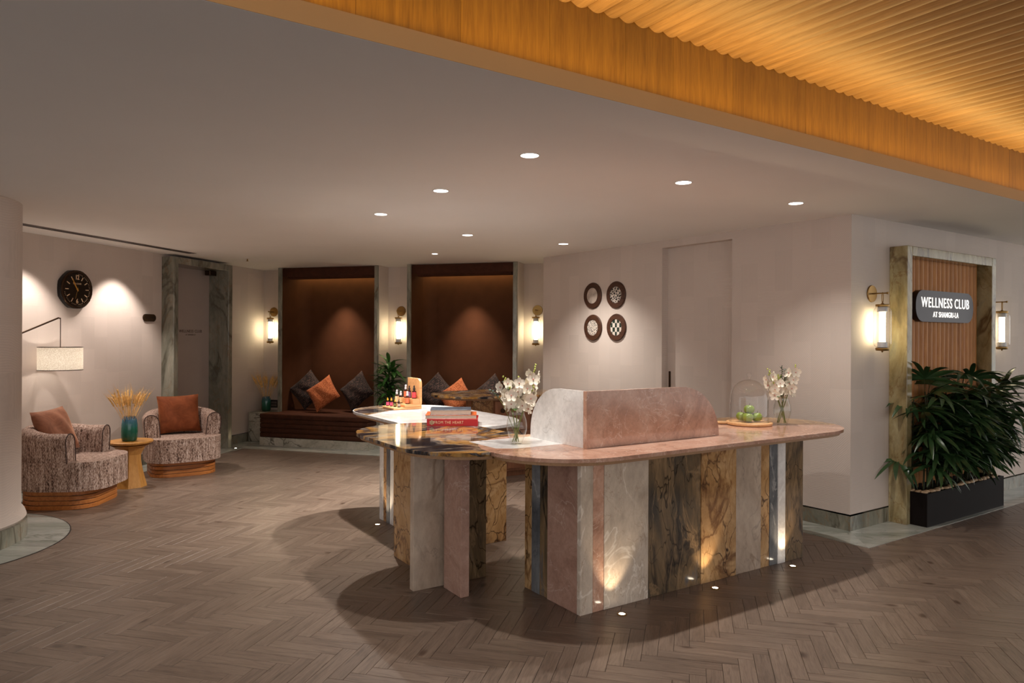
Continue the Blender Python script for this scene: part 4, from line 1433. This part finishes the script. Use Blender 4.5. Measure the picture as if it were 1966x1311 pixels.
# panels under the far lobe
l3 = Vector((-1.085, 5.93))
for a, b_, mt, off in ((0, .075, 'white_marble', .004), (.075, .145, 'gold_marble', .0), (.145, .205, 'blue_marble', .006), (.205, .28, 'white_marble', 0), (.28, .50, 'gold_marble', .003), (.50, .62, 'dark_marble', 0)):
    ctr = l3 - D2 * ((a + b_) / 2) + D1 * (.02 - off)
    put('stone_panel', bxm(-(b_ - a) / 2 + .0005, (b_ - a) / 2 - .0005, -.02, .02, 0, .8455, .0015), mt, dk, MDI @ V3(ctr), (0, 0, PI / 2))
fin(Vector((-.55, 5.00)), D1, .60, .05, [(.4, 'gold_marble'), (.6, 'gold_marble')])
fin(Vector((-.70, 5.95)), D1, .45, .05, [(1, 'gold_marble')])
# curved privacy screen: two upright stone panels meeting at a corner
sc_c = L2((.415, 3.967))
R_s = .30; SH = 1.203 - TOPZ


def screen_prof(length, r, h):
    pr = [(0, 0), (length, 0)]
    pr += [(length - r + r * math.cos(PI / 2 * i / 12), h - min(r, h) + min(r, h) * math.sin(PI / 2 * i / 12)) for i in range(0, 13)]
    pr += [(0, h)]
    return [Vector(p) for p in pr]


zt_ = TOPZ + .0008
bmx = prism_bm(screen_prof(1.075, .33, SH), -.030, 0.0)
bmx.transform(Matrix.Rotation(PI / 2, 4, 'X'))
put('screen_panel', mesh_from(bmx, 'screen', 40), 'pink_marble', dk, (sc_c.x, sc_c.y, zt_))
bmx = prism_bm(screen_prof(.515, .27, SH - .001), -.0, .030)
bmx.transform(Matrix.Rotation(PI / 2, 4, 'X'))
bmx.transform(Matrix.Rotation(PI / 2, 4, 'Z'))
put('screen_panel', mesh_from(bmx, 'screen', 40), 'white_marble', dk, (sc_c.x - .0005 - .0, sc_c.y + .0305, zt_))

# back counter against the door wall
bc0 = Vector((-.40, 7.85))
bcn = thing('back_counter', 'wooden back counter with round ended stone top behind the desk', 'counter', V3(bc0), A1)
lc = Vector((0, 0)); endx = 1.02
bo = [p for p in pill(Vector((0, 0)), Vector((3, 0)), .48)]
bo = clip(bo, Vector((endx, 0)), Vector((-1, 0)))
put('countertop', prism(bo, .866, .886, .004, 2, True, 40), 'patch_marble', bcn)
bs = clip(pill(Vector((0, 0)), Vector((3, 0)), .455), Vector((endx - .01, 0)), Vector((-1, 0)))
put('under_moulding', prism(bs, .846, .8655), 'moulding_wood', bcn)
put('end_panel', bxm(-.20, .05, -.30, -.26, .0, .8455, .002), 'gold_marble', bcn)
cab = put('cabinet', bxm(.052, 1.0, -.30, .30, .06, .8455, .002), 'cabinet_wood', bcn)
put('kick_board', bxm(.06, .99, -.27, .29, 0, .0595), 'cabinet_wood', bcn)
for i in range(2):
    dwr = put('drawer_front', bxm(.058 + i * .47, .52 + i * .47, -.318, -.301, .50, .82, .003), 'cabinet_wood', cab)
    put('knob', lathe([(.012, 0), (.012, .012), (.026, .016), (.026, .024), (0, .026)], 20), 'dark_bronze', dwr, (.15 + i * .47, -.318, .72), (PI / 2, 0, 0))
    put('drawer_front', bxm(.058 + i * .47, .52 + i * .47, -.318, -.301, .09, .495, .003), 'cabinet_wood', cab)
flap = put('open_flap', bxm(.10, .52, -.62, -.322, .40, .42, .002), 'cabinet_wood', cab)
put('stay', tube([(.34, -.50, .422), (.34, -.33, .52)], .006, 6), 'black_metal', flap)

# ================================================================ things on the desk
def books():
    a = .03
    z = TOPZ + .0012
    o = (-.585, 4.955)
    def book(name, label, w, d, h, cover, z, ox, oy, rz, cmat=None):
        t = thing('book', label, 'book', (o[0] + ox, o[1] + oy, z), a + rz, 'stacked books')
        put('cover', bxm(0, w, 0, d, 0, .003, .001), cover, t)
        put('cover', bxm(0, w, 0, d, h - .003, h, .001), cover, t)
        if name == 'spine': put('spine', bxm(0, w, -.002, .002, 0, h, .001), cover, t)
        else: put('spine', bxm(0, w, d - .002, d + .002, 0, h, .001), cover, t)
        put('pages', bxm(.003, w - .003, .0025 if name == 'spine' else .004, d - .004, .0032, h - .0032), 'paper', t)
        return t
    t = book('spine', 'thick red book titled FROM THE HEART at the bottom of the stack', .352, .26, .048, 'red_cover', z, 0, 0, 0)
    put('lettering', text_mesh('FROM THE HEART', .028, .0004, .82, 1.12), 'cream_paint', t, (.150, -.0026, .024), (PI / 2, 0, 0))
    fm = bmesh.new()
    for i in range(6):
        M = Matrix.Rotation(i * PI / 3, 4, 'Y') @ Matrix.Translation((0, 0, .009))
        vs = [fm.verts.new(M @ Vector((.0075 * math.cos(2 * PI * k / 10), -.0005, .0085 * math.sin(2 * PI * k / 10)))) for k in range(10)]
        fm.faces.new(vs)
    bmesh.ops.solidify(fm, geom=fm.faces[:], thickness=.0004)
    put('emblem', mesh_from(fm, 'emblem'), 'cream_paint', t, (.034, -.0028, .024))
    book('back', 'slim book with orange cover, pages outward, in the middle of the stack', .355, .25, .026, 'orange_cover', z + .0485, -.012, .0, .02)
    book('back', 'grey blue book lying on top of the stack', .285, .22, .034, 'navy_cover', z + .075, .02, .015, .04)


books()

# bottle rack
rk0 = Vector((-.985, 6.0))
rk = thing('bottle_rack', 'stepped wooden rack with tall rounded back board on the desk', 'rack', V3(rk0, TOPZ + .001), A1)
put('base_board', bxm(0, .258, 0, .24, 0, .018, .003), 'rack_wood', rk)
put('step', bxm(.10, .258, 0, .24, .0185, .042, .002), 'rack_wood', rk)
put('step', bxm(.175, .236, 0, .24, .0425, .085, .002), 'rack_wood', rk)
pf = screen_prof(.24, .05, .215)
bmx = prism_bm(pf, 0, .022)
bmx.transform(Matrix.Rotation(PI / 2, 4, 'X')); bmx.transform(Matrix.Rotation(-PI / 2, 4, 'Z'))
bmx.transform(Matrix.Translation((.259, .24, .0425)))
put('back_board', mesh_from(bmx, 'board', 40), 'rack_wood', rk)
MR = Matrix.Translation(V3(rk0, TOPZ + .001)) @ Matrix.Rotation(A1, 4, 'Z')


def bottle(x, y, z, r, h, cap, lab, label, spray):
    t = thing('bottle', label, 'bottle', MR @ Vector((x, y, z)), A1, 'oil bottles on the rack')
    sh = h * .62
    put('glass_body', lathe([(0, 0), (r * .95, 0), (r, .003), (r, sh - r * .5), (r * .8, sh - r * .15), (r * .42, sh), (r * .42, sh + .008)], 20), 'amber_glass', t)
    put('paper_label', lathe([(r * 1.015, .008), (r * 1.015, sh - r * .7)], 20, cap=False), lab, t)
    c = put('cap', lathe([(r * .55, sh + .004), (r * .55, h * .80), (r * .35, h * .83), (r * .35, h * .9), (r * .3, h), (0, h)] if not spray else
                         [(r * .62, sh + .004), (r * .62, h * .78), (r * .5, h * .8), (r * .5, h * .97), (r * .35, h), (0, h)], 16), cap, t)
    return t


BT = [(.030, .20, .0186, .013, .072, 'cap_yellow', 'label_pink', 'tiny amber bottle with yellow collar at the far edge of the lowest rack step', 0),
      (.045, .155, .0186, .014, .074, 'cap_yellow', 'label_pink', 'tiny amber bottle with bright pink label on the lowest rack step', 0),
      (.055, .10, .0186, .014, .064, 'cap_yellow', 'label_green', 'tiny amber bottle with olive green label on the lowest rack step', 0),
      (.066, .045, .0186, .013, .066, 'cap_black', 'label_grey', 'tiny amber bottle with grey label, nearest on the lowest rack step', 0),
      (.118, .205, .0426, .016, .112, 'cap_clear', 'label_cream', 'spray bottle with cream label at the far end of the middle rack step', 1),
      (.128, .145, .0426, .016, .104, 'cap_clear', 'label_beige', 'spray bottle with beige label in the middle of the rack', 1),
      (.146, .050, .0426, .018, .108, 'cap_clear', 'label_orange', 'spray bottle with orange label, nearest on the middle rack step', 1),
      (.200, .200, .0856, .018, .110, 'cap_clear', 'label_orange', 'spray bottle with clear cap at the far end of the top rack step', 1),
      (.205, .140, .0856, .018, .106, 'cap_black', 'label_lilac', 'amber bottle with lilac label on the top rack step', 0),
      (.208, .048, .0856, .019, .112, 'cap_black', 'label_red', 'amber bottle with red label, nearest on the top rack step', 0)]
for b_ in BT: bottle(*b_)

# cloche, board, apples
cl0 = Vector((1.70, 5.137))
bd = thing('serving_board', 'round wooden serving board under the glass dome', 'board', V3(cl0, TOPZ + .0008), A1)
put('disc', lathe([(0, 0), (.152, 0), (.160, .006), (.160, .018), (.155, .022), (.142, .022), (.140, .018), (0, .018)], 48), 'board_wood', bd)
put('handle', bxm(-.245, -.150, -.03, .03, .002, .018, .006, 2), 'board_wood', bd, (0, 0, 0), (0, 0, -.75))
cz = TOPZ + .0008 + .0185
cch = thing('glass_cloche', 'clear glass dome with knob over the green apples', 'cloche', V3(cl0, cz), 0)
pr = [(.134, 0), (.134, .17)] + [(.134 * math.cos(PI / 2 * i / 14), .17 + .134 * math.sin(PI / 2 * i / 14)) for i in range(1, 14)] + [(.010, .304)]
put('dome', lathe(pr, 48, 70, cap=False), 'clear_glass', cch)
put('knob', lathe([(.010, .304), (.007, .312), (.012, .318), (.019, .332), (.016, .346), (.006, .352), (0, .353)], 20, 70), 'clear_glass', cch)
put('rim', lathe([(.1335, .0), (.1365, .002), (.1365, .006), (.134, .008)], 48, 60, cap=False), 'clear_glass', cch)
bmz = bmesh.new()


def apple_mesh():
    prof = []
    for i in range(15):
        a = -PI / 2 + PI * i / 14
        r = .038 * math.cos(a) * (1 + .05 * math.sin(a)); z = .035 * math.sin(a)
        d = .011 * math.exp(-(r / .014) ** 2)
        prof.append((max(r, 0), z - d if a > 0 else z + d * .6))
    prof[0] = (0, prof[0][1]); prof[-1] = (0, prof[-1][1])
    return lathe(prof, 24, 80)


apm = apple_mesh(); apm.materials.append(MATS['apple_green'])
stm = tube([(0, 0, .02), (.002, 0, .034), (.006, 0, .044)], .0016, 6); stm.materials.append(MATS['apple_stem'])
h3 = .0352
ap = [(-.052, .022, h3, 'green apple toward the doorway side at the bottom of the pile'), (-.008, -.040, h3, 'green apple nearest the front at the bottom of the pile'),
      (.052, .012, h3, 'green apple toward the vase side at the bottom of the pile'), (.0, .0, h3 + .054, 'green apple on top of the pile under the dome')]
view_x = Vector((.95, -.31)); view_y = Vector((.31, .95))
for i, (x, y, z, lb) in enumerate(ap):
    q = cl0 + view_x * x + view_y * y
    t = thing('apple', lb, 'apple', V3(q, cz + z - .0), random.uniform(0, 6), 'green apples under the dome')
    put('flesh', apm, None, t, (0, 0, 0), (random.uniform(-.2, .2), random.uniform(-.2, .2), 0))
    put('stalk', stm, None, t)

# orchid vases
def blossom_mesh():
    bm = bmesh.new()
    for k in range(5):
        a = PI / 2 + k * 2 * PI / 5
        w = .0088 if k in (0, 2, 3) else .0125
        M = Matrix.Rotation(a, 4, 'Z') @ Matrix.Rotation(-.25, 4, 'Y')
        c0 = bm.verts.new(M @ Vector((.002, 0, 0)))
        rows = []
        for s, ww in ((.35, .75), (.65, 1.0), (.88, .72), (1.0, .25)):
            rows.append((bm.verts.new(M @ Vector((.026 * s, -w * ww, .003 * s))), bm.verts.new(M @ Vector((.026 * s, 0, -.003 * (1 - s)))), bm.verts.new(M @ Vector((.026 * s, w * ww, .003 * s)))))
        bm.faces.new((c0, rows[0][0], rows[0][1])); bm.faces.new((c0, rows[0][1], rows[0][2]))
        for r0, r1 in zip(rows, rows[1:]):
            bm.faces.new((r0[0], r1[0], r1[1], r0[1])); bm.faces.new((r0[1], r1[1], r1[2], r0[2]))
    n0 = len(bm.faces)
    lathe_bm([(0, .008), (.0025, .006), (.0032, .003), (.002, 0), (0, -.002)], 6, bm)
    me = bpy.data.meshes.new('blossom')
    bm.faces.ensure_lookup_table()
    for i, f in enumerate(bm.faces):
        f.smooth = True
        if i >= n0: f.material_index = 1
    bm.to_mesh(me); bm.free()
    me.materials.append(MATS['petal']); me.materials.append(MATS['petal_heart'])
    return me


BLM = blossom_mesh()
bdm = lathe([(0, -.007), (.005, -.003), (.0055, .002), (.003, .007), (0, .008)], 8, 60); bdm.materials.append(MATS['bud'])
lvm = bmesh.new(); blade(lvm, .022, .012, .5, .3, Matrix.Identity(4), 3, .1)
lvm = mesh_from(lvm, 'sprig_leaf'); lvm.materials.append(MATS['sprig_green'])
glv = bmesh.new(); blade(glv, .07, .035, .8, .3, Matrix.Identity(4), 5, .1)
glv = mesh_from(glv, 'leaf'); glv.materials.append(MATS['leaf_mid'])


def orchid_vase(loc, label, stems, sprigs, seed, s=1.0):
    rnd = random.Random(seed)
    t = thing('orchid_vase', label, 'flower vase', loc, 0, 'glass vases of white orchids')
    prof = [(0, .004), (.030, .0), (.034, .004), (.036, .018), (.047, .045), (.057, .075), (.060, .10), (.056, .135), (.046, .165), (.042, .185), (.043, .19)]
    put('glass_vase', lathe([(r * s, z * s) for r, z in prof], 36, 70, cap=False), 'vase_glass', t)
    for dx, dy, top, n in stems:
        b0 = Vector((-dx * .25 + rnd.uniform(-.014, .014), -dy * .2 + rnd.uniform(-.012, .012), .012))
        m1 = Vector((dx * .34 + rnd.uniform(-.012, .012), dy * .3, .20 * s))
        e = Vector((dx, dy, top))
        path = []
        for i in range(9):
            u = i / 8
            path.append(b0 * (1 - u) ** 2 + m1 * 2 * u * (1 - u) + e * u * u)
        put('flower_stem', tube(path, [.0032] * 6 + [.0024, .0018, .001], 6), 'stem_green', t)
        for i in range(n):
            u = .56 + .36 * i / max(1, n - 1)
            k = u * 8; p = path[int(k)].lerp(path[min(8, int(k) + 1)], k - int(k))
            a = i * 2.2 + rnd.uniform(-.5, .5)
            off = Vector((math.cos(a), math.sin(a), rnd.uniform(-.3, .3))) * rnd.uniform(.018, .034)
            q = (p + off)
            dirv = (off.normalized() + Vector((0, -.7, .1))).normalized()
            put('blossom', BLM, None, t, q, dirv.to_track_quat('Z', 'Y').to_euler(), [rnd.uniform(1.25, 1.6)] * 3)
        for i in range(5):
            u = .93 + .07 * i / 4
            k = u * 8; p = path[min(7, int(k))].lerp(path[8], min(1, k - 7))
            put('bud', bdm, None, t, p + Vector((rnd.uniform(-.008, .008), rnd.uniform(-.008, .008), i * .004)), (rnd.uniform(-.6, .6), rnd.uniform(-.6, .6), 0))
    for dx, dy, top in sprigs:
        path = [Vector((dx * .05, dy * .05, .05)).lerp(Vector((dx, dy, top)), (i / 8)) + Vector((0, 0, .05 * math.sin(PI * i / 8))) for i in range(9)]
        sg_ = put('sprig', tube(path, .002, 5), 'stem_green', t)
        for i in range(16):
            k = 5 + 3 * i / 16; p = path[int(k)].lerp(path[min(8, int(k) + 1)], k - int(k))
            put('sprig_leaf', lvm, None, sg_, p, (rnd.uniform(-.4, .4), -.4 + rnd.uniform(-.4, .4), i * 2.4))
    for i in range(4):
        a = rnd.uniform(0, 2 * PI)
        put('leaf', glv, None, t, (math.cos(a) * .02, math.sin(a) * .02, .20 + .03 * i), (0, -rnd.uniform(.3, 1.1), a))
    return t


orchid_vase((.03, 4.145, TOPZ + .0012), 'glass vase of white orchids next to the desk screen and books',
            [(-.075, .0, .37, 9), (.01, -.02, .37, 9), (.11, .0, .44, 11), (.06, .03, .35, 9), (-.04, -.03, .31, 7), (.09, -.03, .32, 8)], [(-.16, .02, .31), (-.075, .03, .37)], 3)
orchid_vase((1.94, 5.147, TOPZ + .0008), 'glass vase of white orchids beside the glass dome',
            [(-.10, .0, .38, 10), (-.04, -.02, .34, 8), (.07, .0, .37, 10), (.09, -.02, .41, 9), (.0, .03, .33, 8), (-.08, -.02, .29, 8)], [(.0, .01, .42), (.03, .02, .40)], 9, 1.02)
